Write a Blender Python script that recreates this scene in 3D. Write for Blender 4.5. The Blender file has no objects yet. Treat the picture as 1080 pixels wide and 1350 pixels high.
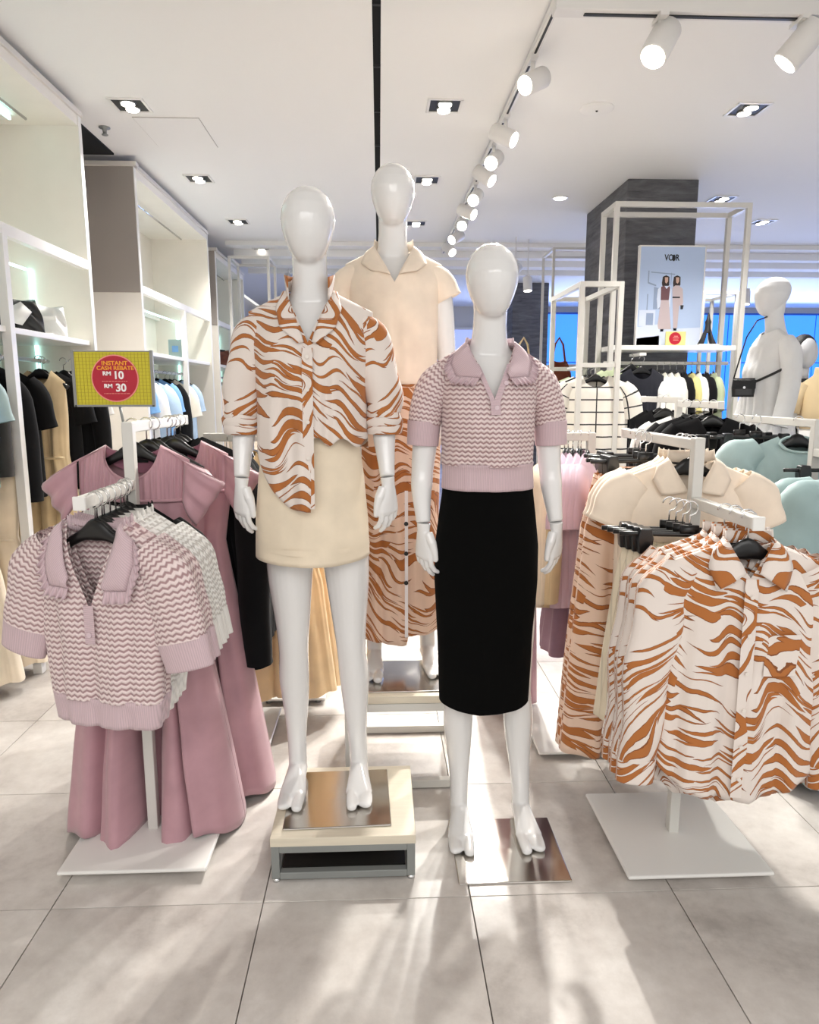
import bpy, math, random
import numpy as np
from mathutils import Vector, Matrix
S = bpy.context.scene
COL = S.collection
PI = math.pi
rnd = random.Random(7)

# ---------------------------------------------------------------- camera
H, F, PX, PY, VX, VY = 1.43, 930.0, 540.0, 675.0, 500.0, 518.0
pit = math.atan((PY - VY) / F)
yaw = math.atan((PX - VX) / (F / math.cos(pit)))
cf = np.array([math.sin(yaw) * math.cos(pit), math.cos(yaw) * math.cos(pit), -math.sin(pit)])
cr = np.array([math.cos(yaw), -math.sin(yaw), 0.0]); cu = np.cross(cr, cf)
cam = bpy.data.objects.new('camera', bpy.data.cameras.new('camera')); COL.objects.link(cam)
cam.matrix_world = Matrix(((cr[0], cu[0], -cf[0], 0), (cr[1], cu[1], -cf[1], 0), (cr[2], cu[2], -cf[2], H), (0, 0, 0, 1)))
cam.data.sensor_fit = 'VERTICAL'; cam.data.sensor_height = 24; cam.data.lens = F / 1350 * 24; cam.data.clip_start = .05
S.camera = cam

# ---------------------------------------------------------------- world, exposure
w = bpy.data.worlds.new('world'); S.world = w; w.use_nodes = True
w.node_tree.nodes['Background'].inputs[0].default_value = (1, .985, .96, 1)
w.node_tree.nodes['Background'].inputs[1].default_value = .85
S.view_settings.view_transform = 'Standard'; S.view_settings.look = 'None'
S.view_settings.exposure = 0.27; S.view_settings.gamma = 1; S.view_settings.use_curve_mapping = False


def spot(name, loc, aim, power, size=60, blend=.6, col=(1, .97, .92), r=.05, parent=None):
    d = bpy.data.lights.new(name, 'SPOT'); d.energy = power; d.spot_size = math.radians(size); d.spot_blend = blend
    d.color = col; d.shadow_soft_size = r
    o = bpy.data.objects.new(name, d); COL.objects.link(o); o.location = loc
    o.rotation_euler = (Vector(aim) - Vector(loc)).to_track_quat('-Z', 'Y').to_euler()
    return o


def area(name, loc, rot, size, power, col=(1, 1, 1)):
    d = bpy.data.lights.new(name, 'AREA'); d.energy = power; d.shape = 'RECTANGLE'; d.size, d.size_y = size; d.color = col
    o = bpy.data.objects.new(name, d); COL.objects.link(o); o.location = loc; o.rotation_euler = rot
    return o


area('front_fill_light', (0.2, -2.2, 3.4), (math.radians(52), 0, 0), (5, 1.6), 58, (1, .98, .95))  # unseen fill light added behind the camera to brighten the fronts
area('back_window_light', (6.0, 13.6, 1.6), (math.radians(-90), 0, 0), (8, 2.0), 300, (.50, .62, 1))


# ---------------------------------------------------------------- materials
def lin(c):
    c = c.lstrip('#'); v = [int(c[i:i + 2], 16) / 255 for i in (0, 2, 4)]
    return tuple(x / 12.92 if x <= .04045 else ((x + .055) / 1.055) ** 2.4 for x in v) + (1,)


class N:
    def __init__(s, name):
        s.m = bpy.data.materials.new(name); s.m.use_nodes = True; s.t = s.m.node_tree; s.b = s.t.nodes['Principled BSDF']

    def n(s, typ, **k):
        x = s.t.nodes.new(typ)
        for a, v in k.items():
            if hasattr(x, a) and a not in ('Scale',): setattr(x, a, v)
            else: x.inputs[a].default_value = v
        return x

    def l(s, a, b): s.t.links.new(a, b)

    def math(s, op, a, b=None, c=None):
        x = s.t.nodes.new('ShaderNodeMath'); x.operation = op
        for i, v in enumerate((a, b, c)):
            if v is None: continue
            if isinstance(v, (int, float)): x.inputs[i].default_value = v
            else: s.l(v, x.inputs[i])
        return x.outputs[0]

    def ramp(s, fac, stops, interp='LINEAR'):
        x = s.t.nodes.new('ShaderNodeValToRGB'); x.color_ramp.interpolation = interp
        e = x.color_ramp.elements
        while len(e) < len(stops): e.new(.5)
        for i, (p, c) in enumerate(stops):
            e[i].position = p; e[i].color = c if len(c) == 4 else tuple(c) + (1,)
        s.l(fac, x.inputs[0]); return x.outputs[0]

    def mix(s, fac, a, b):
        x = s.t.nodes.new('ShaderNodeMix'); x.data_type = 'RGBA'
        for i, v in ((0, fac), (6, a), (7, b)):
            if isinstance(v, (int, float, tuple)): x.inputs[i].default_value = v
            else: s.l(v, x.inputs[i])
        return x.outputs[2]

    def bump(s, h, strength, dist=.002):
        x = s.t.nodes.new('ShaderNodeBump'); x.inputs['Strength'].default_value = strength; x.inputs['Distance'].default_value = dist
        s.l(h, x.inputs['Height']); s.l(x.outputs[0], s.b.inputs['Normal'])


def uvsep(k):
    tc = k.n('ShaderNodeTexCoord'); se = k.n('ShaderNodeSeparateXYZ'); k.l(tc.outputs['UV'], se.inputs[0])
    return tc.outputs['UV'], se.outputs[0], se.outputs[1]


def plain(name, col, rough=.5, metal=0, coat=0, noise=0, scale=40, emit=0, bump=0, alpha=1):
    k = N(name); b = k.b; c = lin(col)
    b.inputs['Base Color'].default_value = c; b.inputs['Roughness'].default_value = rough; b.inputs['Metallic'].default_value = metal
    b.inputs['Coat Weight'].default_value = coat; b.inputs['Coat Roughness'].default_value = .05
    if noise or bump:
        tc = k.n('ShaderNodeTexCoord'); nz = k.n('ShaderNodeTexNoise', Scale=scale, Detail=5.0); k.l(tc.outputs['Object'], nz.inputs['Vector'])
        if noise:
            d = tuple(x * (1 - noise) for x in c[:3]) + (1,); u = tuple(min(1, x * (1 + noise)) for x in c[:3]) + (1,)
            k.l(k.ramp(nz.outputs[0], [(.3, d), (.7, u)]), b.inputs['Base Color'])
        if bump: k.bump(nz.outputs[0], bump)
    if emit:
        b.inputs['Emission Color'].default_value = c; b.inputs['Emission Strength'].default_value = emit
    return k.m


def fabric(name, col, rough=.85, var=.10, weave=900, bump=.25, sheen=.15):
    k = N(name); b = k.b; c = lin(col)
    uv, u, v = uvsep(k)
    nz = k.n('ShaderNodeTexNoise', Scale=9.0, Detail=4.0); k.l(uv, nz.inputs['Vector'])
    d = tuple(x * (1 - var) for x in c[:3]) + (1,); h = tuple(min(1, x * (1 + var * .6)) for x in c[:3]) + (1,)
    k.l(k.ramp(nz.outputs[0], [(.3, d), (.7, h)]), b.inputs['Base Color'])
    b.inputs['Roughness'].default_value = rough; b.inputs['Sheen Weight'].default_value = sheen; b.inputs['Specular IOR Level'].default_value = .15 if sum(c[:3]) < .1 else .35
    n2 = k.n('ShaderNodeTexNoise', Scale=float(weave), Detail=2.0); k.l(uv, n2.inputs['Vector'])
    n3 = k.n('ShaderNodeTexNoise', Scale=26.0, Detail=4.0); k.l(uv, n3.inputs['Vector'])
    k.bump(k.math('ADD', k.math('MULTIPLY', n2.outputs[0], .3), n3.outputs[0]), bump, .004)
    return k.m


def knit(name, light, dark, per=.0138, zig=.0165, amp=.0052):
    k = N(name); uv, u, v = uvsep(k)
    tri = k.math('MULTIPLY', k.math('ABSOLUTE', k.math('SUBTRACT', k.math('FRACT', k.math('DIVIDE', u, zig)), .5)), 2 * amp)
    f = k.math('FRACT', k.math('DIVIDE', k.math('ADD', v, tri), per))
    wv = k.math('MULTIPLY', k.math('ABSOLUTE', k.math('SUBTRACT', f, .5)), 2)
    k.l(k.ramp(wv, [(.22, lin(dark)), (.62, lin(light))]), k.b.inputs['Base Color'])
    k.b.inputs['Roughness'].default_value = .9; k.b.inputs['Sheen Weight'].default_value = .2
    k.bump(wv, .8, .004); return k.m


def rib(name, col, per=.005):
    k = N(name); uv, u, v = uvsep(k); c = lin(col)
    f = k.math('ABSOLUTE', k.math('SUBTRACT', k.math('FRACT', k.math('DIVIDE', u, per)), .5))
    k.l(k.ramp(f, [(0, tuple(x * .82 for x in c[:3]) + (1,)), (.35, c)]), k.b.inputs['Base Color'])
    k.b.inputs['Roughness'].default_value = .9; k.b.inputs['Sheen Weight'].default_value = .2
    k.bump(f, .5, .002); return k.m


def tiger(name, ground, stroke=('#b06a30', '#84491f'), rot=.42, drop=.10):
    """tapered brush strokes: one curved lens per long voronoi cell, two sizes, in a flow that bends across the cloth"""
    k = N(name); uv, u, v = uvsep(k)
    pre = k.n('ShaderNodeMapping'); pre.inputs['Scale'].default_value = (4.2, 2.2, 1); k.l(uv, pre.inputs['Vector'])
    wn = k.n('ShaderNodeTexNoise', Scale=1.0, Detail=1.5); k.l(pre.outputs[0], wn.inputs['Vector'])
    sub = k.n('ShaderNodeVectorMath'); sub.operation = 'SUBTRACT'; sub.inputs[1].default_value = (.5, .5, .5); k.l(wn.outputs['Color'], sub.inputs[0])
    sc = k.n('ShaderNodeVectorMath'); sc.operation = 'MULTIPLY'; sc.inputs[1].default_value = (.06, .50, 0); k.l(sub.outputs[0], sc.inputs[0])
    ad = k.n('ShaderNodeVectorMath'); ad.operation = 'ADD'; k.l(uv, ad.inputs[0]); k.l(sc.outputs[0], ad.inputs[1])
    fn = k.n('ShaderNodeTexNoise', Scale=55.0, Detail=3.0); k.l(uv, fn.inputs['Vector'])
    ds = []
    for su, sv, rr, dr, wmin, off in ((6.8, 29, rot, drop, .14, 0), (9.0, 46, rot - .15, .60, .09, 3.7)):
        mp = k.n('ShaderNodeMapping'); mp.vector_type = 'POINT'; mp.inputs['Rotation'].default_value = (0, 0, rr); mp.inputs['Scale'].default_value = (1, 1, 1); mp.inputs['Location'].default_value = (off, off, 0)
        k.l(ad.outputs[0], mp.inputs['Vector'])
        m2_ = k.n('ShaderNodeMapping'); m2_.inputs['Scale'].default_value = (su, sv, 1); k.l(mp.outputs[0], m2_.inputs['Vector'])
        vc = k.n('ShaderNodeTexVoronoi'); vc.feature = 'F1'; vc.inputs['Scale'].default_value = 1; vc.voronoi_dimensions = '2D'; vc.inputs['Randomness'].default_value = .8
        k.l(m2_.outputs[0], vc.inputs['Vector'])
        rel = k.n('ShaderNodeVectorMath'); rel.operation = 'SUBTRACT'; k.l(m2_.outputs[0], rel.inputs[0]); k.l(vc.outputs['Position'], rel.inputs[1])
        rs = k.n('ShaderNodeSeparateXYZ'); k.l(rel.outputs[0], rs.inputs[0]); cs = k.n('ShaderNodeSeparateXYZ'); k.l(vc.outputs['Color'], cs.inputs[0])
        x2 = k.math('MULTIPLY', rs.outputs[0], rs.outputs[0])
        yb = k.math('ADD', rs.outputs[1], k.math('MULTIPLY', x2, k.math('MULTIPLY', k.math('SUBTRACT', cs.outputs[2], .5), 1.6)))
        yb = k.math('ADD', yb, k.math('MULTIPLY', k.math('SUBTRACT', fn.outputs[0], .5), .12))
        hw = k.math('MULTIPLY', k.math('ADD', k.math('MULTIPLY', k.math('MULTIPLY', cs.outputs[0], cs.outputs[0]), .30), wmin), k.math('SUBTRACT', 1, k.math('MULTIPLY', x2, 3.3)))
        d = k.math('SUBTRACT', hw, k.math('ABSOLUTE', yb))
        ds.append(k.math('MULTIPLY', d, k.math('GREATER_THAN', cs.outputs[1], dr)))
    d = k.math('MAXIMUM', ds[0], ds[1])
    body = k.mix(fn.outputs[0], lin(stroke[1]), lin(stroke[0]))
    body = k.mix(k.math('LESS_THAN', d, .05), lin(stroke[0]), lin(stroke[1]))
    k.l(k.mix(k.math('GREATER_THAN', d, .004), lin(ground), body), k.b.inputs['Base Color'])
    k.b.inputs['Roughness'].default_value = .8; k.b.inputs['Sheen Weight'].default_value = .15
    n3 = k.n('ShaderNodeTexNoise', Scale=24.0, Detail=4.0); k.l(uv, n3.inputs['Vector']); k.bump(n3.outputs[0], .3, .004)
    return k.m


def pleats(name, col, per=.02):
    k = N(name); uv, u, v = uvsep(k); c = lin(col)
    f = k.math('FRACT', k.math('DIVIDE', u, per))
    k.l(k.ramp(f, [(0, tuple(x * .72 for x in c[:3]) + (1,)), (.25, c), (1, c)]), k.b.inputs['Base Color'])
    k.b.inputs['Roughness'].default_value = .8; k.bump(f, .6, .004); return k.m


def check_cloth(name):
    k = N(name); uv, u, v = uvsep(k)
    a = k.math('LESS_THAN', k.math('FRACT', k.math('DIVIDE', u, .11)), .07); b = k.math('LESS_THAN', k.math('FRACT', k.math('DIVIDE', v, .075)), .11)
    k.l(k.mix(k.math('MAXIMUM', a, b), lin('#e8e4da'), lin('#2a2a2c')), k.b.inputs['Base Color']); k.b.inputs['Roughness'].default_value = .85
    return k.m


def tile_mat():
    k = N('floor_tile'); tc = k.n('ShaderNodeTexCoord'); ge = k.n('ShaderNodeNewGeometry')
    n1 = k.n('ShaderNodeTexNoise', Scale=2.2, Detail=7.0, Roughness=.6, Distortion=.6); k.l(ge.outputs['Position'], n1.inputs['Vector'])
    n2 = k.n('ShaderNodeTexNoise', Scale=14.0, Detail=8.0, Roughness=.7); k.l(ge.outputs['Position'], n2.inputs['Vector'])
    oi = k.n('ShaderNodeObjectInfo')
    f = k.math('ADD', k.math('ADD', k.math('MULTIPLY', n1.outputs[0], .65), k.math('MULTIPLY', n2.outputs[0], .35)), k.math('MULTIPLY', oi.outputs['Random'], .10))
    k.l(k.ramp(f, [(.36, lin('#a9a19b')), (.50, lin('#c6bfb9')), (.60, lin('#d2ccc6')), (.70, lin('#e0dbd6'))]), k.b.inputs['Base Color'])
    k.l(k.math('ADD', k.math('MULTIPLY', n2.outputs[0], .2), .22), k.b.inputs['Roughness'])
    k.b.inputs['Specular IOR Level'].default_value = .4
    return k.m


def stone_mat():
    k = N('dark_stone'); ge = k.n('ShaderNodeNewGeometry'); mp = k.n('ShaderNodeMapping'); mp.inputs['Scale'].default_value = (1.5, 1.5, 9)
    k.l(ge.outputs['Position'], mp.inputs['Vector'])
    n1 = k.n('ShaderNodeTexNoise', Scale=2.5, Detail=8.0, Roughness=.65, Distortion=.5); k.l(mp.outputs[0], n1.inputs['Vector'])
    k.l(k.ramp(n1.outputs[0], [(.3, lin('#4a4a4c')), (.55, lin('#67676a')), (.75, lin('#7c7c80'))]), k.b.inputs['Base Color'])
    k.b.inputs['Roughness'].default_value = .75; k.bump(n1.outputs[0], .7, .02); return k.m


def wood_mat(name, col):
    k = N(name); tc = k.n('ShaderNodeTexCoord'); mp = k.n('ShaderNodeMapping'); mp.inputs['Scale'].default_value = (3, 40, 40)
    k.l(tc.outputs['Object'], mp.inputs['Vector']); n1 = k.n('ShaderNodeTexNoise', Scale=2.0, Detail=5.0); k.l(mp.outputs[0], n1.inputs['Vector'])
    c = lin(col); k.l(k.ramp(n1.outputs[0], [(.3, tuple(x * .9 for x in c[:3]) + (1,)), (.7, c)]), k.b.inputs['Base Color'])
    k.b.inputs['Roughness'].default_value = .4; return k.m


def steel_mat():
    k = N('brushed_steel'); tc = k.n('ShaderNodeTexCoord'); mp = k.n('ShaderNodeMapping'); mp.inputs['Scale'].default_value = (4, 300, 4)
    k.l(tc.outputs['Object'], mp.inputs['Vector']); n1 = k.n('ShaderNodeTexNoise', Scale=2.0, Detail=4.0); k.l(mp.outputs[0], n1.inputs['Vector'])
    k.b.inputs['Base Color'].default_value = lin('#c9c4bd'); k.b.inputs['Metallic'].default_value = 1
    k.l(k.math('ADD', k.math('MULTIPLY', n1.outputs[0], .14), .08), k.b.inputs['Roughness'])
    k.b.inputs['Anisotropic'].default_value = .5; return k.m


M = dict(
    gloss=plain('mannequin_gloss', '#e9e8e7', .14, coat=.6), matte=plain('mannequin_satin', '#dfe0e2', .35),
    ceil=plain('ceiling_paint', '#f1f0ee', .9), wall=plain('wall_paint', '#d8d4cd', .9),
    white=plain('white_paint', '#eae8e4', .35), offwhite=plain('cream_laminate', '#ebe6dc', .5, noise=.02, scale=6), grey=plain('taupe_laminate', '#a29b94', .55),
    hanger=plain('black_plastic', '#101011', .28), chrome=plain('chrome', '#d8d8d8', .12, metal=1),
    gap=plain('tile_grout', '#8d8782', .9), tile=tile_mat(), stone=stone_mat(), wood=wood_mat('pale_wood', '#e2d8c4'), steelframe=plain('grey_steel', '#8d908e', .4, metal=.2),
    whiteframe=plain('white_steel', '#d5d3cd', .4), steel=steel_mat(), led=plain('led_strip', '#bdf6f2', .5, emit=3.2), lamp=plain('lamp_glow', '#fff6ea', .5, emit=9.0),
    lampdark=plain('lamp_recess', '#1c1b1a', .5), spotcan=plain('track_can', '#e4e2df', .4), glass=plain('blue_window', '#3d8ffa', .25, emit=.8), paleglass=plain('pale_window', '#aebcf0', .3, emit=.55),
    mull=plain('window_bar', '#2a63b8', .5), button=plain('shell_button', '#e8dfd6', .3), lilacbutton=plain('lilac_button', '#d9c4cb', .3),
    lilac_k=knit('lilac_knit', '#eedcda', '#ac8b8d'), white_k=knit('white_knit', '#f6f4f0', '#cfcac4'), lilac_r=rib('lilac_rib', '#d2b9bf'), white_r=rib('white_rib', '#efece7'),
    black_k=fabric('black_knit', '#0c0c0e', .95), black=fabric('black_cloth', '#121214', .9, sheen=.05), void=plain('black_void', '#0a0a0a', .9), black_skirt=fabric('black_jersey', '#040404', 1, bump=.1, sheen=0),
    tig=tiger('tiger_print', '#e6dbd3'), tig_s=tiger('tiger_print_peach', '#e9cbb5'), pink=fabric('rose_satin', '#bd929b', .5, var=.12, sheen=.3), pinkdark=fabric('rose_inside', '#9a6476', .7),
    cream=fabric('cream_cloth', '#eddec6', .75), creamtop=fabric('cream_jersey', '#f2e2cf', .85), creampleat=pleats('cream_pleats', '#eee1c8'), peach=fabric('peach_chiffon', '#f0d3a6', .6),
    beige=fabric('beige_cloth', '#dcc59c', .8), lilac=fabric('lilac_cotton', '#d2b8c6', .8), mauve=fabric('mauve_cotton', '#8d7081', .85), teal=fabric('teal_satin', '#98b1b2', .45, sheen=.3), tealpale=fabric('teal_pale', '#a8c0c0', .5),
    blue=fabric('pale_blue_cotton', '#b6d0ea', .8), sky=fabric('sky_blue', '#7fb1e6', .8), navy=fabric('navy_cloth', '#20304f', .85), whitec=fabric('white_cotton', '#f0efec', .85), ivory=fabric('ivory_pleats', '#ece8dc', .8),
    charcoal=fabric('charcoal_cloth', '#3a3836', .85), sage=fabric('sage_green', '#b9c4a0', .8), lemon=fabric('lemon_cloth', '#dcd28c', .8), check=check_cloth('window_check'), blackdress=fabric('ink_dress', '#25262e', .8),
    knitdress=fabric('white_knitwear', '#e4e4e4', .9, var=.04, bump=.4), leather=plain('black_leather', '#151516', .35, bump=.3, scale=120), whiteleather=plain('white_leather', '#eeeeec', .4),
    yellow=plain('sign_yellow', '#c9bd24', .5), gridyellow=plain('sign_grid', '#b3a01e', .5), red=plain('sign_red', '#b00a2a', .5), redrim=plain('sign_rim', '#ef8f86', .5), orange=plain('sign_orange', '#f2a02a', .5), paper=plain('sign_white', '#f6efee', .5), signframe=plain('sign_frame', '#8b8b86', .4),
    poster=plain('poster_sky', '#b4c7e6', .5), posterdark=plain('poster_ink', '#191c24', .5), postergrey=plain('poster_grey', '#8f9fbc', .5), skin=plain('poster_skin', '#c9a596', .6), vest=plain('poster_plum', '#6d4a50', .6), posterskirt=plain('poster_cream', '#c2b3b6', .6), posterlight=plain('poster_light', '#d3ddf0', .6), hair=plain('poster_hair', '#2b1d1c', .6),
    bronze=plain('dark_bronze', '#2c2b2f', .4), brownwood=plain('brown_panel', '#5a3524', .6), strap=plain('black_strap', '#1a1a1b', .5), hairblack=plain('black_hair', '#0d0d0e', .6), brown=plain('brown_bag', '#7a3d28', .4), labelmat=plain('neck_label', '#151515', .8),
)


# ---------------------------------------------------------------- mesh helpers
class MB:
    def __init__(s): s.v = []; s.f = []; s.uv = []

    def grid(s, P, UV=None, closed=False, cap=False, flip=False):
        P = np.asarray(P, float); n, m, _ = P.shape; o = len(s.v)
        if UV is None: UV = np.stack(np.meshgrid(np.arange(m) * .01, np.arange(n) * .01), -1)
        UV = np.asarray(UV, float)
        s.v.extend(map(tuple, P.reshape(-1, 3))); s.uv.extend(map(tuple, UV.reshape(-1, 2)))
        for i in range(n - 1):
            for j in range(m if closed else m - 1):
                k = (j + 1) % m; q = (o + i * m + j, o + i * m + k, o + (i + 1) * m + k, o + (i + 1) * m + j)
                s.f.append(q[::-1] if flip else q)
        if cap:
            s.f.append(tuple(o + j for j in range(m))[::-1]); s.f.append(tuple(o + (n - 1) * m + j for j in range(m)))
        return s

    def box(s, c, d, rot=None):
        o = len(s.v); c = Vector(c)
        for z in (-1, 1):
            for y in (-1, 1):
                for x in (-1, 1):
                    p = Vector((x * d[0] / 2, y * d[1] / 2, z * d[2] / 2))
                    if rot is not None: p = rot @ p
                    s.v.append(tuple(c + p)); s.uv.append((p.x, p.z))
        for q in ((0, 2, 3, 1), (4, 5, 7, 6), (0, 1, 5, 4), (2, 6, 7, 3), (0, 4, 6, 2), (1, 3, 7, 5)): s.f.append(tuple(o + i for i in q))
        return s

    def tube(s, pts, A, B=None, n=10, up=(0, 1, 0), cap=True, fold=None, squash=None):
        """rings of half-axes A (across) and B (along UP) about the path PTS"""
        pts = [np.array(p, float) for p in pts]; m = len(pts)
        A = [A] * m if isinstance(A, (int, float)) else list(A); B = A if B is None else ([B] * m if isinstance(B, (int, float)) else list(B))
        th = np.linspace(0, 2 * PI, n, endpoint=False); rows = []; uvs = []; L = 0; up = np.array(up, float)
        for i, p in enumerate(pts):
            t = pts[min(i + 1, m - 1)] - pts[max(i - 1, 0)]; t /= (np.linalg.norm(t) + 1e-9)
            a = np.cross(up, t)
            if np.linalg.norm(a) < 1e-3: a = np.cross((1., 0.1, 0), t)
            a /= np.linalg.norm(a); b = np.cross(t, a)
            k = np.ones(n) if fold is None else 1 + fold(th, i / max(1, m - 1))
            rows.append(p + np.outer(np.cos(th) * A[i] * k, a) + np.outer(np.sin(th) * B[i] * k, b))
            if i: L += np.linalg.norm(p - pts[i - 1])
            uvs.append(np.stack([th * (max(A) + max(B)) / 2 + .37, np.full(n, -L)], -1))
        return s.grid(rows, uvs, closed=True, cap=cap)

    def lathe(s, prof, n=20, c=(0, 0, 0)):
        th = np.linspace(0, 2 * PI, n, endpoint=False)
        rows = [[(c[0] + r * math.cos(t), c[1] + r * math.sin(t), c[2] + z) for t in th] for r, z in prof]
        return s.grid(rows, closed=True, cap=True)

    def ball(s, c, r, n=14):
        r = (r, r, r) if isinstance(r, (int, float)) else r
        rows = [[(c[0] + r[0] * math.sin(a) * math.cos(t), c[1] + r[1] * math.sin(a) * math.sin(t), c[2] + r[2] * math.cos(a)) for t in np.linspace(0, 2 * PI, n, endpoint=False)] for a in np.linspace(.02, PI - .02, n // 2 + 2)]
        return s.grid(rows[::-1], closed=True, cap=True)

    def disc(s, c, r, nrm, n=20, thick=.004):
        q = Vector(nrm).to_track_quat('Z', 'Y'); o = len(s.v)
        for z in (0, thick):
            for t in np.linspace(0, 2 * PI, n, endpoint=False):
                p = Vector(c) + q @ Vector((r * math.cos(t), r * math.sin(t), z)); s.v.append(tuple(p)); s.uv.append((0, 0))
        s.f.append(tuple(range(o + n - 1, o - 1, -1))); s.f.append(tuple(range(o + n, o + 2 * n)))
        for i in range(n): j = (i + 1) % n; s.f.append((o + i, o + j, o + n + j, o + n + i))
        return s

    def poly(s, pts, y0, y1):
        """outline in x,z extruded from y0 to y1"""
        o = len(s.v); n = len(pts)
        for y in (y0, y1):
            for x, z in pts: s.v.append((x, y, z)); s.uv.append((x, z))
        s.f.append(tuple(range(o, o + n))); s.f.append(tuple(range(o + 2 * n - 1, o + n - 1, -1)))
        for i in range(n): j = (i + 1) % n; s.f.append((o + j, o + i, o + n + i, o + n + j))
        return s

    def mesh(s, name):
        me = bpy.data.meshes.new(name); me.from_pydata(s.v, [], s.f)
        ul = me.uv_layers.new(name='uv'); li = np.zeros(len(me.loops), int); me.loops.foreach_get('vertex_index', li)
        ul.data.foreach_set('uv', np.asarray(s.uv, float)[li].ravel()); return me

    def build(s, name, mat, parent=None, smooth=True, bevel=0, solid=0, loc=None, rz=0, sub=0):
        me = s.mesh(name); me.materials.append(mat)
        if smooth: me.polygons.foreach_set('use_smooth', [True] * len(me.polygons))
        me.update()
        o = bpy.data.objects.new(name, me); COL.objects.link(o)
        if parent is not None: o.parent = parent
        if loc is not None: o.location = loc
        o.rotation_euler.z = rz
        if bevel:
            b = o.modifiers.new('bevel', 'BEVEL'); b.width = bevel; b.segments = 2; b.limit_method = 'ANGLE'
            me.polygons.foreach_set('use_smooth', [False] * len(me.polygons))
        if solid:
            b = o.modifiers.new('solid', 'SOLIDIFY'); b.thickness = solid; b.offset = 0
        if sub:
            b = o.modifiers.new('sub', 'SUBSURF'); b.levels = b.render_levels = sub
        return o


def tag(o, label=None, cat=None, group=None, kind=None):
    for k, v in (('label', label), ('category', cat), ('group', group), ('kind', kind)):
        if v: o[k] = v
    return o


def thing(name, loc, label, cat, rz=0, group=None):
    o = bpy.data.objects.new(name, None); COL.objects.link(o); o.location = loc; o.rotation_euler.z = rz; o.empty_display_size = .05
    return tag(o, label, cat, group)


def bx(name, c, d, mat, parent=None, bevel=.002, kind=None):
    o = MB().box((0, 0, 0), d).build(name, mat, parent, smooth=False, bevel=bevel, loc=c)
    return tag(o, kind=kind)




def copy_tree(o, mats=None):
    def cp(a, par):
        c = a.copy(); COL.objects.link(c)
        if par is not None: c.parent = par
        if mats and a.type == 'MESH' and a.material_slots and a.material_slots[0].material.name in mats:
            c.material_slots[0].link = 'OBJECT'; c.material_slots[0].material = mats[a.material_slots[0].material.name]
        for k in a.children: cp(k, c)
        return c
    return cp(o, None)


def smooth(a, b, x):
    t = np.clip((np.asarray(x, float) - a) / (b - a), 0, 1); return t * t * (3 - 2 * t)


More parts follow.
